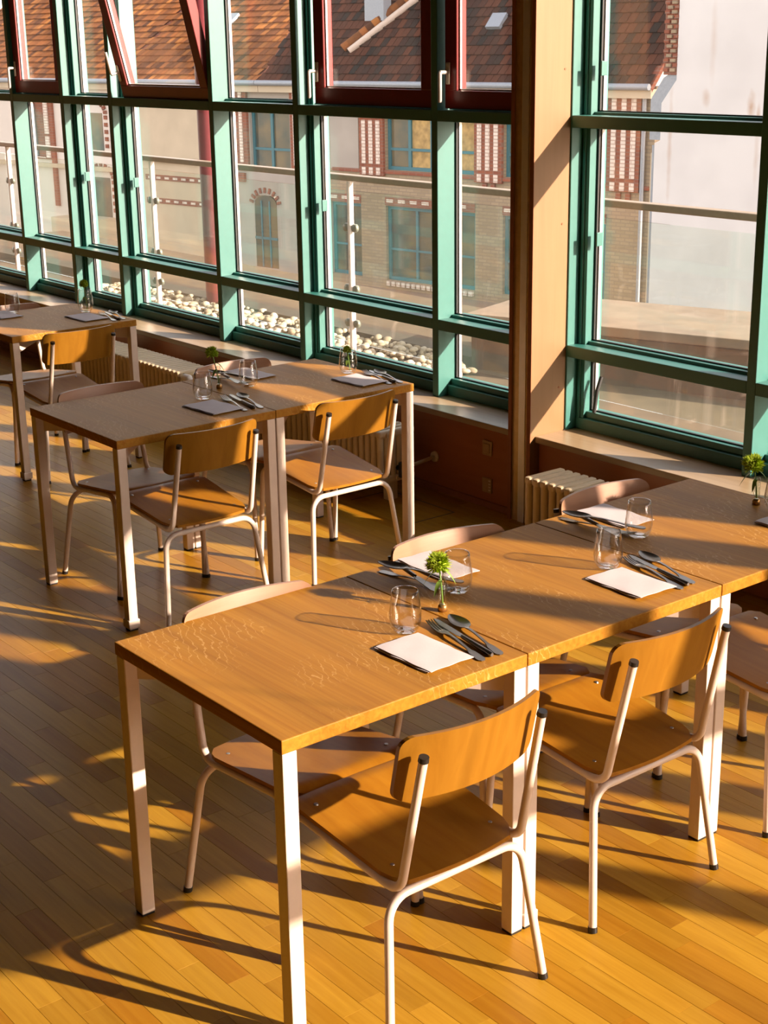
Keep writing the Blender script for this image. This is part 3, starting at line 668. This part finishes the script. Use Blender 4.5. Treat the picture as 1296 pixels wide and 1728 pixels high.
def bloom(t, c, r, leaves, stem_pts, parent_name='flower_head'):
    rr = random.Random(int(abs(c[0]) * 1e4)); m = MB()
    m.lathe([(0, -r * 0.5), (r * 0.45, -r * 0.35), (r * 0.62, 0), (r * 0.5, r * 0.4), (0, r * 0.62)], 12, None, c)
    for i in range(620):
        z = 1 - 1.75 * rr.random(); a = rr.random() * 2 * PI; s = math.sqrt(max(0, 1 - z * z))
        d = Vector((s * math.cos(a), s * math.sin(a), z * 0.85)).normalized()
        d = (d + Vector((rr.uniform(-.25, .25), rr.uniform(-.25, .25), rr.uniform(-.1, .3)))).normalized()
        L = r * rr.uniform(0.72, 1.05); p0 = Vector(c) + d * r * 0.1; p1 = Vector(c) + d * L * 0.8; p2 = Vector(c) + d * L + Vector((rr.uniform(-1, 1), rr.uniform(-1, 1), 0.4)) * r * 0.09
        w = d.orthogonal().normalized() * r * 0.05; w2 = d.cross(w)
        m.add([p0 + w, p0 - w, p1 - w * 0.9 + w2 * 0.6, p1 + w * 0.9 + w2 * 0.6, p2], [(0, 1, 2, 3), (3, 2, 4)], False)
    ob('flower_head', m, 'bloom', t)
    st_ = ob('stem', MB().tube(stem_pts, 0.0022, 8), 'stem', t)
    for (p, d, L) in leaves:
        p = Vector(p); d = Vector(d).normalized(); side = d.cross(Vector((0, 0, 1)))
        side = side.normalized() if side.length > 1e-3 else Vector((1, 0, 0)); rows = []
        for i in range(8):
            q = i / 7; ctr = p + d * L * q * 0.75 + Vector((0, 0, L * (0.25 * q - 0.95 * q * q))); w = 0.0062 * math.sin(PI * min(1, 0.08 + q * 0.92)) ** 0.8
            rows.append([ctr - side * w + Vector((0, 0, .001)), ctr, ctr + side * w + Vector((0, 0, .001))])
        ob('leaf', MB().grid(rows), 'leaf', t)
def vase_flower(x, y, hx, hy, hz, label, tall=0.085, r=0.027):
    t = thing('flower_vase', (x, y, TH + 0.0003), 0, label, 'vase', 'green flowers in small vases')
    ob('foot', MB().lathe([(0, 0), (0.012, 0), (0.0122, 0.012), (0.0095, 0.018), (0, 0.018)], 18), 'brass', t)
    ob('tube', MB().lathe([(0.0095, 0.017), (0.0098, 0.05), (0.0088, tall), (0.0078, tall), (0.0086, 0.05), (0.0082, 0.019), (0.0, 0.0185)], 18), 'vase', t)
    c = (hx, hy, hz); sp = [(0, 0, 0.02), (hx * 0.15, hy * 0.15, 0.05), (hx * 0.55, hy * 0.55, 0.1), (hx * 0.9, hy * 0.9, hz - 0.01)]
    mid = Vector(sp[2])
    bloom(t, c, r, [(mid - Vector((0, 0, 0.0)), (-0.7, -0.75, 0), 0.06), (mid + Vector((0, 0, 0.006)), (0.75, 0.65, 0), 0.055), (Vector(sp[1]) + Vector((0, 0, 0.03)), (0.3, -0.9, 0), 0.05)], sp)
# --- nearest table
napkin(-0.16, 0.52, 0.02, 0.20, 0.14, 'folded white napkin on the nearest table beside the front cutlery')
tumbler(-0.297, 0.578, 'clear tumbler standing above the napkin on the nearest table')
FR = 'on the nearest table, lying by the front napkin'
cut('fork', (-0.037, 0.598), (-0.303, 0.655), FR); cut('knife', (-0.039, 0.628), (-0.302, 0.672), FR, 0.001); cut('spoon', (-0.036, 0.654), (-0.302, 0.718), FR)
vase_flower(-0.342, 0.737, -0.022, 0.004, 0.118, 'green pompom flower in a tiny brass-footed vase at the first table seam', r=0.036)
# --- facing setting, second table
napkin(-0.597, 0.94, -0.03, 0.215, 0.122, 'folded white napkin behind the flower in front of the facing chair')
tumbler(-0.421, 0.856, 'clear tumbler right behind the green flower on the nearest row')
FB = 'in the small pile behind the flower on the nearest row'
cut('fork', (-0.675, 0.80), (-0.43, 0.838), FB, 0.0); cut('knife', (-0.668, 0.85), (-0.46, 0.79), FB, 0.011); cut('spoon', (-0.415, 0.872), (-0.672, 0.775), FB, 0.022)
# --- second table, our side
napkin(-0.163, 1.237, -0.03, 0.20, 0.14, 'folded white napkin on the second table of the nearest row')
tumbler(-0.292, 1.288, 'clear tumbler above the napkin on the second table of the nearest row')
F2 = 'beside the napkin on the second table of the nearest row'
cut('fork', (-0.047, 1.308), (-0.307, 1.371), F2); cut('knife', (-0.05, 1.336), (-0.283, 1.386), F2, 0.001); cut('spoon', (-0.054, 1.362), (-0.315, 1.434), F2)
# --- facing setting, third table
napkin(-0.587, 1.632, -0.03, 0.21, 0.122, 'folded white napkin before the chair by the right-hand radiator')
tumbler(-0.417, 1.55, 'clear tumbler at the corner of the napkin nearest the right-hand radiator')
F3 = 'in the small pile left of the napkin nearest the right-hand radiator'
cut('fork', (-0.68, 1.50), (-0.435, 1.535), F3); cut('knife', (-0.655, 1.535), (-0.44, 1.47), F3, 0.011); cut('spoon', (-0.405, 1.565), (-0.66, 1.465), F3, 0.022)
# --- window end of the nearest row
napkin(-0.175, 1.965, 0.0, 0.20, 0.14, 'folded white napkin cut off by the right edge')
tumbler(-0.305, 2.045, 'clear tumbler cut off by the right edge beside a green flower')
vase_flower(-0.389, 2.052, -0.012, -0.01, 0.125, 'green pompom flower in a tiny vase at the right edge by the sill', r=0.038)
# --- middle row
napkin(-2.598, 1.487, 0.06, 0.215, 0.15, 'folded white napkin at the room end of the middle row')
tumbler(-2.765, 1.545, 'clear tumbler beside the dark flower on the middle row')
F4 = 'right of the napkin at the room end of the middle row'
cut('fork', (-2.469, 1.556), (-2.735, 1.615), F4); cut('knife', (-2.473, 1.60), (-2.745, 1.655), F4, 0.001); cut('spoon', (-2.465, 1.63), (-2.735, 1.69), F4)
vase_flower(-2.885, 1.70, -0.012, -0.02, 0.15, 'dark green pompom flower in a vase in the middle of the middle row', tall=0.095, r=0.031)
napkin(-3.02, 1.945, 0.05, 0.22, 0.12, 'folded white napkin on the far side of the middle row')
tumbler(-2.835, 1.815, 'clear tumbler in front of the far-side napkin on the middle row')
F5 = 'in the pile on the far side of the middle row'
cut('fork', (-3.10, 1.79), (-2.86, 1.83), F5); cut('knife', (-3.08, 1.83), (-2.87, 1.77), F5, 0.011); cut('spoon', (-2.83, 1.865), (-3.08, 1.76), F5, 0.022)
napkin(-2.592, 2.215, 0.05, 0.21, 0.145, 'folded white napkin at the window end of the middle row')
F6 = 'right of the napkin at the window end of the middle row'
cut('fork', (-2.456, 2.275), (-2.72, 2.335), F6); cut('knife', (-2.45, 2.30), (-2.71, 2.36), F6, 0.001); cut('spoon', (-2.44, 2.325), (-2.71, 2.385), F6)
def glass_flower(x, y, label, h, rm, hz, r):
    t = tumbler(x, y, label, h, rm)
    t.name = 'flower_glass'; t['category'] = 'vase'; t['group'] = 'green flowers in small vases'
    bloom(t, (-0.004, 0.0, hz), r, [((0, 0, hz * 0.55), (0.5, -0.8, 0), 0.03), ((0, 0, hz * 0.5), (-0.6, 0.6, 0), 0.03)], [(0.008, 0.004, 0.012), (0.003, 0.002, hz * 0.5), (-0.003, 0, hz - 0.008)])
glass_flower(-2.754, 2.28, 'clear tumbler holding a small green flower at the window end of the middle row', 0.108, 0.0405, 0.10, 0.022)
# --- farthest table
napkin(-4.785, 2.09, 0.04, 0.215, 0.15, 'folded white napkin on the farthest table near the window')
F7 = 'right of the napkin on the farthest table'
cut('fork', (-4.60, 2.155), (-4.87, 2.21), F7); cut('knife', (-4.598, 2.185), (-4.87, 2.24), F7, 0.001); cut('spoon', (-4.606, 2.215), (-4.87, 2.275), F7)
glass_flower(-4.963, 2.18, 'tall glass jar with a green flower on the farthest table', 0.125, 0.042, 0.148, 0.028)
napkin(-5.165, 1.79, 0.05, 0.215, 0.13, 'folded white napkin cut off by the left edge')
tumbler(-5.205, 1.868, 'clear tumbler at the left edge on the farthest table')
tumbler(-5.16, 1.69, 'clear tumbler in front of the napkin at the left edge')

# ================================================================== OUTDOORS
sbox('ground', 'street', -120, 60, 3.5, 120, -4.6, -4.3)
ter = sbox('terrace', 'terrace', -14, 6, 3.42, 6.6, -0.25, 0.03)
# own building below the terrace
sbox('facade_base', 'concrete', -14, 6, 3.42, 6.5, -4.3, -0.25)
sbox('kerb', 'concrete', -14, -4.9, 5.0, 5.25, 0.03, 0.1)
# pebble bed
pb = MB(); bmi = bmesh.new(); bmesh.ops.create_icosphere(bmi, subdivisions=2, radius=1); bmi.verts.index_update()
iv = [v.co.copy() for v in bmi.verts]; ifc = [[v.index for v in f.verts] for f in bmi.faces]; bmi.free()
for i in range(2300):
    x = -9.6 + R.random() * 5.15; y = 4.15 + R.random() * 0.85
    if x > -5.3 and y > 4.86 or x > -4.8: continue
    r = R.uniform(0.016, 0.034)
    z = 0.035 + R.random() ** 1.3 * 0.07
    mt = Matrix.Translation((x, y, z)) @ Matrix.Rotation(R.random() * 6.28, 4, 'Z') @ Matrix.Rotation(R.uniform(-.5, .5), 4, 'X') @ Matrix.Diagonal((r * R.uniform(.9, 1.5), r, r * R.uniform(.55, .9), 1))
    pb.add(iv, ifc, True, mt)
tag(ob('pebble_bed', pb, 'pebble'), 'strip of pale rounded pebbles outside the windows', 'pebbles', None, 'stuff')
# balustrade: handrail, posts with clamps, glass panels
bt_ = thing('balustrade', (0, 4.42, 0), 0, 'glass terrace balustrade with tan handrail and clamped posts outside the windows', 'railing')
ob('handrail', MB().box(-14, 5, -0.035, 0.035, 1.262, 1.30, 0.006), 'galv', bt_)
px_ = [-13.1, -10.6, -8.05, -5.52, -2.99 + 0.9, 0.6]
for x in px_:
    p = ob('post', MB().tube([(x, 0, 0.03), (x, 0, 1.263)], 0.021, 12), 'white', bt_)
    for z in (0.33, 0.56, 0.96):
        for sx in (-1, 1): ob('clamp', MB().lathe([(0, -0.012), (0.026, -0.012), (0.028, 0), (0.026, 0.012), (0, 0.012)], 14, Matrix.Translation((x + sx * 0.046, 0, z)) @ Matrix.Rotation(PI / 2, 4, 'X')), 'clamp', p)
for a, b in zip(px_[:-1], px_[1:]): ob('glass_panel', MB().box(a + 0.06, b - 0.06, -0.006, 0.006, 0.2, 1.2), 'balglass', bt_)
# concrete parapet beyond the right window
pa = thing('concrete_parapet', (-4.95, 4.95, 0.03), math.atan2(0.31, 0.95), 'broad weathered concrete parapet beyond the right-hand window', 'parapet')
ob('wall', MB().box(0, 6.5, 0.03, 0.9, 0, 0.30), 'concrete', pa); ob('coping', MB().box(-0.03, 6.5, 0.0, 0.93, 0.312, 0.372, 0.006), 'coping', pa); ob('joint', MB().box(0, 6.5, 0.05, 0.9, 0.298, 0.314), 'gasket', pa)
cs = thing('steel_column', (-8.10, 5.0, -0.2), 0, 'round red steel column standing outside between the window bays', 'column')
ob('shaft', MB().tube([(0, 0, 0), (0, 0, 6)], 0.098, 20), 'redsteel', cs); ob('base_plate', MB().box(-0.15, 0.15, -0.15, 0.15, 0, 0.26, 0.004), 'redsteel', cs)

# ---- opposite facade (local x runs along it, local -y looks at us)
FA = math.atan2(0.139, 0.99)
def bldg(name, label): return thing(name, (-27.5496, 24.0, 0), FA, label, 'building', 'houses across the street')
def window(b, x0, x1, z0, z1, mat, cols, rows, glow=None, rec=0.12, fw=0.09, bar=0.05):
    m = MB(); y0, y1 = -0.03, 0.05
    m.box(x0, x1, y0, y1, z0, z0 + fw); m.box(x0, x1, y0, y1, z1 - fw, z1); m.box(x0, x0 + fw, y0, y1, z0 + fw, z1 - fw); m.box(x1 - fw, x1, y0, y1, z0 + fw, z1 - fw)
    for i in range(1, cols):
        x = x0 + (x1 - x0) * i / cols; m.box(x - bar, x + bar, y0, y1, z0 + fw, z1 - fw)
    for q in rows: m.box(x0 + fw, x1 - fw, y0 + 0.005, y1, z0 + (z1 - z0) * q - bar * 0.7, z0 + (z1 - z0) * q + bar * 0.7)
    w = ob('window', m, mat, b)
    for i in range(cols):
        xa = x0 + (x1 - x0) * i / cols + 0.02; xb = x0 + (x1 - x0) * (i + 1) / cols - 0.02
        ob('pane', MB().box(xa, xb, 0.02, 0.04, z0 + 0.02, z1 - 0.02), 'curtain' if glow and i in glow else 'farpane', w)
def wall_with_holes(b, mat, x0, x1, z0, z1, holes, th=0.35, name='wall'):
    """holes: (xa, xb, za, zb), split into vertical strips so that every opening is a real recess"""
    m = MB(); xs = sorted(set([x0, x1] + [h[0] for h in holes] + [h[1] for h in holes]))
    for a, c in zip(xs[:-1], xs[1:]):
        mid = (a + c) / 2; hs = sorted([(h[2], h[3]) for h in holes if h[0] < mid < h[1]]); z = z0
        for ha, hb in hs:
            if ha > z: m.box(a, c, -0.12, th, z, ha)
            z = hb
        if z < z1: m.box(a, c, -0.12, th, z, z1)
    return ob(name, m, mat, b)
# brick building (right part)
b1 = bldg('brick_building', 'cream brick house with red brick piers and teal windows across the street')
holes_lo = []; holes_up = []
lo = [(-4.8, -2.58), (-1.66, 1.44), (2.34, 5.44)]
for a, c in lo: holes_lo.append((max(a, -3.75), c, -4.06, -2.1)); holes_up.append((max(a, -2.58) if a < -3 else a + 0.03, c, -1.16, 0.62))
holes_up = [(-1.63, 1.45, -1.16, 0.62), (2.36, 5.44, -1.16, 0.62)]
wall_with_holes(b1, 'creambrick', -3.72, 6.7, -4.3, 1.02, holes_lo + holes_up)
ob('back_room', MB().box(-3.6, 6.6, 0.3, 0.4, -4.3, 1.0), 'farpane', b1)
ob('plaster_field', MB().box(-3.70, -2.62, -0.135, -0.11, -1.2, 0.95), 'greyplaster', b1)
for x0, x1 in ((-2.53, -1.66), (1.46, 2.34), (5.46, 6.36)):
    p = ob('brick_pier', MB().box(x0, x1, -0.2, -0.115, -1.32, 0.95), 'redbrick', b1)
    w_ = x1 - x0
    for k in range(3):
        xc = x0 + w_ * (0.2 + 0.3 * k)
        for za, zb in ((-1.02, 0.10), (0.19, 0.9), (-1.3, -1.11)): ob('white_stripe', MB().box(xc - 0.065, xc + 0.065, -0.225, -0.195, za, zb), 'whitebrick', p)
    for k in range(2): ob('brick_tooth', MB().box(x0 + w_ * (0.28 + 0.3 * k), x0 + w_ * (0.28 + 0.3 * k) + 0.13, -0.17, -0.115, -1.5, -1.34), 'redbrick', b1)
for a, c in ((-3.75, -2.58), (-1.66, 1.44), (2.34, 5.44)):
    l = ob('brick_lintel', MB().box(a, c, -0.15, -0.115, -2.08, -1.86), 'redbrick', b1)
    x = a + 0.06
    while x + 0.25 < c: ob('white_brick', MB().box(x, x + 0.24, -0.165, -0.145, -2.0, -1.92), 'whitebrick', l); x += 0.42
window(b1, -1.63, 1.45, -1.16, 0.62, 'tealwood', 4, (0.3,), glow=(1, 2, 3)); window(b1, 2.36, 5.44, -1.16, 0.62, 'tealwood', 4, (0.3,), glow=(0, 2))
window(b1, -1.66, 1.44, -4.06, -2.1, 'tealwood', 3, (0.42,), bar=0.04); window(b1, 2.34, 5.44, -4.06, -2.1, 'tealwood', 3, (0.42,), bar=0.04); window(b1, -3.74, -2.58, -4.06, -2.1, 'tealwood', 2, (0.42,), bar=0.04)
ob('brick_sill', MB().box(-3.6, 6.6, -0.17, -0.115, -1.26, -1.17), 'redbrick', b1)
for k in range(17): ob('sill_block', MB().box(-1.6 + k * 0.18, -1.48 + k * 0.18, -0.2, -0.11, -4.2, -4.08), 'whitebrick', b1)
ob('downpipe', MB().tube([(6.45, -0.2, -4.3), (6.45, -0.2, 1.0)], 0.05, 8), 'zinc', b1)
# grey and beige house (middle)
b2 = bldg('plaster_house', 'grey and beige plastered house with an arched window left of the brick house')
wall_with_holes(b2, 'greyplaster', -8.6, -3.75, -4.3, 1.02, [(-6.88, -5.94, -4.15, -2.1), (-6.95, -5.3, -1.4, 0.6)])
ob('wall', MB().box(-13.0, -8.62, -0.14, 0.3, -4.3, 1.02), 'beigeplaster', b2)
m = MB(); n_ = 10
arc = [(-6.41 + 0.47 * math.cos(PI * k / n_), -2.39 + 0.30 * math.sin(PI * k / n_)) for k in range(n_ + 1)]
m.prism([(-6.88, -4.16), (-5.94, -4.16)] + arc, -0.125, -0.05, 'y'); aw = ob('arched_window', m, 'farpane', b2)
for k in range(2): ob('glazing_bar', MB().box(-6.60 + 0.34 * k, -6.55 + 0.34 * k, -0.15, -0.12, -4.14, -2.25), 'tealwood', aw)
ob('glazing_bar', MB().box(-6.88, -5.94, -0.15, -0.12, -3.35, -3.28), 'tealwood', aw)
for k in range(9):
    a = PI * (0.08 + 0.84 * k / 8); c = Vector((-6.41 + 0.60 * math.cos(a), 0, -2.39 + 0.44 * math.sin(a)))
    ob('arch_brick', MB().box(-0.035, 0.035, -0.16, -0.11, -0.075, 0.075, 0, Matrix.Translation(c) @ Matrix.Rotation(-(a - PI / 2), 4, 'Y')), 'redbrick', b2)
window(b2, -6.95, -5.3, -1.4, 0.6, 'tealwood', 2, (0.3,))
for x0 in (-7.75, -5.2):
    p = ob('brick_pier', MB().box(x0, x0 + 0.75, -0.2, -0.115, -1.42, 0.95), 'redbrick', b2)
    for k in range(2): ob('white_stripe', MB().box(x0 + 0.14 + 0.3 * k, x0 + 0.27 + 0.3 * k, -0.225, -0.195, -1.2, 0.9), 'whitebrick', p)
ob('brick_tooth', MB().box(-7.5, -7.2, -0.2, -0.11, -1.75, -1.5), 'redbrick', b2)
for x0 in (-11.78, -10.55): window(b2, x0, x0 + 1.15, -1.2, 0.7, 'creamwood', 2, (0.62,), fw=0.1, bar=0.06); 
ob('window_sill', MB().box(-11.9, -9.2, -0.3, -0.1, -1.34, -1.2), 'creambrick', b2)
for zc in (-1.82, -2.52):
    l = ob('brick_band', MB().box(-11.85, -8.9, -0.165, -0.135, zc - 0.08, zc + 0.08), 'redbrick', b2)
    for k in range(7): ob('white_brick', MB().box(-11.7 + k * 0.4, -11.5 + k * 0.4, -0.18, -0.16, zc - 0.035, zc + 0.035), 'whitebrick', l)
window(b2, -11.75, -9.3, -4.1, -2.65, 'tealwood', 3, (0.4,), bar=0.04)
# white house (left)
b3 = bldg('white_house', 'bright white rendered house with arched brick window heads at the far left')
wall_with_holes(b3, 'whiteplaster', -24, -13.02, -4.3, 1.02, [])
for (xc, zt, zb) in ((-14.35, 0.0, -1.1), (-14.15, -2.0, -4.2)):
    window(b3, xc - 0.38, xc + 0.38, zb, zt, 'creamwood', 1, (), fw=0.06)
    w_ = None
    o_ = ob('window_recess', MB().box(xc - 0.42, xc + 0.42, -0.135, -0.115, zb - 0.04, zt + 0.04), 'farpane', b3)
    for k in range(9):
        a = PI * (0.02 + 0.96 * k / 8); c = Vector((xc + 0.62 * math.cos(a), 0, zt + 0.05 + 0.36 * math.sin(a)))
        ob('arch_brick', MB().box(-0.05, 0.05, -0.18, -0.11, -0.07, 0.07, 0, Matrix.Translation(c) @ Matrix.Rotation(-(a - PI / 2), 4, 'Y')), 'redbrick', b3)
    for k in range(5): ob('quoin_brick', MB().box(xc + 0.56, xc + 0.68, -0.18, -0.11, zt - 0.15 - k * 0.22, zt - 0.03 - k * 0.22), 'redbrick', b3)
p = ob('brick_pier', MB().box(-17.6, -16.55, -0.2, -0.115, -1.5, 0.55), 'redbrick', b3)
for za, zb in ((-1.45, -0.75), (-0.68, 0.45)): ob('white_stripe', MB().box(-17.0, -16.78, -0.23, -0.195, za, zb), 'whitebrick', p)
ob('brick_strip', MB().box(-16.75, -16.55, -0.2, -0.115, -3.0, -1.5), 'redbrick', b3)
ob('string_course', MB().box(-24, -13.05, -0.26, -0.115, -1.75, -1.62), 'beigeplaster', b3)
ob('downpipe', MB().tube(fillet([(-17.9, -0.25, 0.95), (-17.9, -0.25, 0.45), (-17.55, -0.25, 0.25), (-17.5, -0.25, -1.4)], 0.1, 4), 0.06, 8), 'zinc', b3)
window(b3, -18.6, -17.75, -1.3, 0.4, 'creamwood', 2, (0.5,))
ob('street_bay', MB().box(-15.6, -13.6, -1.2, -0.1, -4.3, -3.2), 'beigeplaster', b3)
# roofs: rows of single tiles over a deck
def roof(b, x0, x1, z0, pitch, length, mat, seed):
    rr = random.Random(seed); m = MB(); c, s = math.cos(pitch), math.sin(pitch)
    ob('roof_deck', MB().add([(x0, -0.35, z0 - 0.02), (x1, -0.35, z0 - 0.02), (x1, -0.35 + length * c, z0 - 0.02 + length * s), (x0, -0.35 + length * c, z0 - 0.02 + length * s), (x0, -0.3, z0 - 0.12), (x1, -0.3, z0 - 0.12), (x1, -0.3 + length * c, z0 - 0.12 + length * s), (x0, -0.3 + length * c, z0 - 0.12 + length * s)], [(0, 1, 2, 3), (4, 7, 6, 5), (0, 4, 5, 1), (1, 5, 6, 2), (2, 6, 7, 3), (3, 7, 4, 0)]), 'redbrick', b)
    rows = int(length / 0.31)
    for r in range(rows):
        d = r * 0.31; x = x0 + (0.11 if r % 2 else 0)
        while x + 0.2 < x1:
            h0 = 0.045 + rr.uniform(-.006, .008); L = 0.36
            def P(xx, dd, hh): return (xx, -0.35 + dd * c - hh * s, z0 + dd * s + hh * c)
            m.add([P(x, d, h0), P(x + 0.205, d, h0), P(x + 0.205, d + L, 0.012), P(x, d + L, 0.012), P(x, d, 0.0), P(x + 0.205, d, 0.0)], [(0, 1, 2, 3), (0, 4, 5, 1)], False); x += 0.22
    o = ob('roof_tiles', m, mat, b); o['kind'] = 'stuff'
    ob('gutter', MB().tube([(x0, -0.42, z0), (x1, -0.42, z0)], 0.075, 8), 'zinc', b)
    ob('eaves', MB().box(x0, x1, -0.34, 0.3, z0 - 0.25, z0 - 0.05), 'beigeplaster', b)
roof(b1, -6.3, 6.7, 1.02, math.radians(47), 7.2, 'darktile', 3)  # steep pitch and shaded tile colour imitate shadow, past the plaster house edge
roof(b2, -13.0, -6.32, 1.02, math.radians(35), 8.4, 'tile', 4)
roof(b3, -24, -13.02, 1.02, math.radians(35), 8.4, 'tile', 5)
def slope(b, name, x0, x1, d, w, pitch, mat, z0=1.02, h=0.12):
    c, s = math.cos(pitch), math.sin(pitch)
    def P(xx, dd, hh): return (xx, -0.35 + dd * c - hh * s, z0 + dd * s + hh * c)
    return ob(name, MB().add([P(x0, d, 0.02), P(x1, d, 0.02), P(x1, d + w, 0.02), P(x0, d + w, 0.02), P(x0, d, h), P(x1, d, h), P(x1, d + w, h), P(x0, d + w, h)], [(0, 3, 2, 1), (4, 5, 6, 7), (0, 1, 5, 4), (1, 2, 6, 5), (2, 3, 7, 6), (3, 0, 4, 7)]), mat, b)
p35, p47 = math.radians(35), math.radians(47)
slope(b2, 'roof_window', -10.4, -9.85, 2.4, 0.8, p35, 'zinc'); slope(b1, 'roof_window', 1.0, 1.45, 1.75, 0.45, p47, 'zinc'); slope(b1, 'roof_window', 3.6, 4.3, 2.2, 0.9, p47, 'zinc')
# mortared verge that climbs across the shade-coloured roof
vm = MB(); c, s = math.cos(p47), math.sin(p47)
def RP(xx, dd, hh): return Vector((xx, -0.35 + dd * c - hh * s, 1.02 + dd * s + hh * c))
for k in range(22):
    q = k / 21; xx = -3.55 + 2.6 * q; dd = 1.1 + 3.4 * q
    vm.tube([RP(xx, dd, 0.12), RP(xx + 0.16, dd + 0.21, 0.14)], [0.13, 0.10], 8)
ob('verge_tiles', vm, 'tile', b1)
ob('verge_mortar', MB().tube([RP(-3.35, 1.06, 0.06), RP(-0.75, 4.46, 0.06)], 0.1, 6), 'mortar', b1)
ob('dormer_window', MB().box(-3.3, -2.6, 0.9, 1.2, 2.6, 3.6), 'zinc', b1)
# unseen house row added further along the street to block low sky
b5 = bldg('street_row', 'plastered row of houses further along the street, beyond the right edge')
wall_with_holes(b5, 'beigeplaster', 12.0, 75.0, -4.3, 8.6, [(13 + 3.2 * k, 14.4 + 3.2 * k, z, z + 1.9) for k in range(19) for z in (-3.6, -0.4, 2.8, 6.0)])
ob('back_room', MB().box(12, 75, 0.36, 0.45, -4.3, 8.5), 'farpane', b5)
ob('roof', MB().prism([(-0.4, 8.6), (8.5, 8.6), (4.0, 11.6)], 12.0, 75.0, 'x'), 'redbrick', b5)
# white gable building on the right, nearer than the brick house
b4 = thing('white_gable', (-14.9, 18.0, 0), 0, 'tall plain white rendered wall with rust stains beyond the right-hand window', 'building', 'houses across the street')
pts = [(0, -4.3), (8.5, -4.3), (8.5, 6.5), (0.42, 6.5), (0.42, 1.42), (0.12, 1.05), (0.12, 0.45), (0, 0.40)]
ob('wall', MB().prism(pts, 0, 0.5, 'y'), 'gable', b4)
ob('flashing', MB().prism([(-0.16, 0.45), (0.12, 0.45), (0.12, 1.05), (0.42, 1.42), (0.42, 1.62), (0.1, 1.45), (-0.16, 1.1)], 0.05, 0.45, 'y'), 'zinc', b4)
chm = MB()
chs = ob('chimney', MB().box(0.12, 0.42, 0.02, 0.45, 1.5, 3.5), 'redbrick', b4)
for r in range(15):
    for k in range(2):
        x = 0.13 + k * 0.145 + (0.06 if r % 2 else 0); ob('brick', MB().box(x, min(x + 0.1, 0.415), -0.015, 0.03, 1.55 + r * 0.075, 1.60 + r * 0.075), 'creambrick' if (r + k) % 2 else 'redbrick', chs)
ob('joint_line', MB().box(0.02, 8.5, -0.006, 0.01, -0.62, -0.6), 'greyplaster', b4)
ob('downpipe', MB().tube([(-0.07, 0.1, -4.3), (-0.07, 0.1, 0.36)], 0.05, 8), 'zinc', b4); ob('downpipe', MB().tube([(-0.2, 0.2, -4.3), (-0.2, 0.2, 0.22)], 0.035, 8), 'beigeplaster', b4)
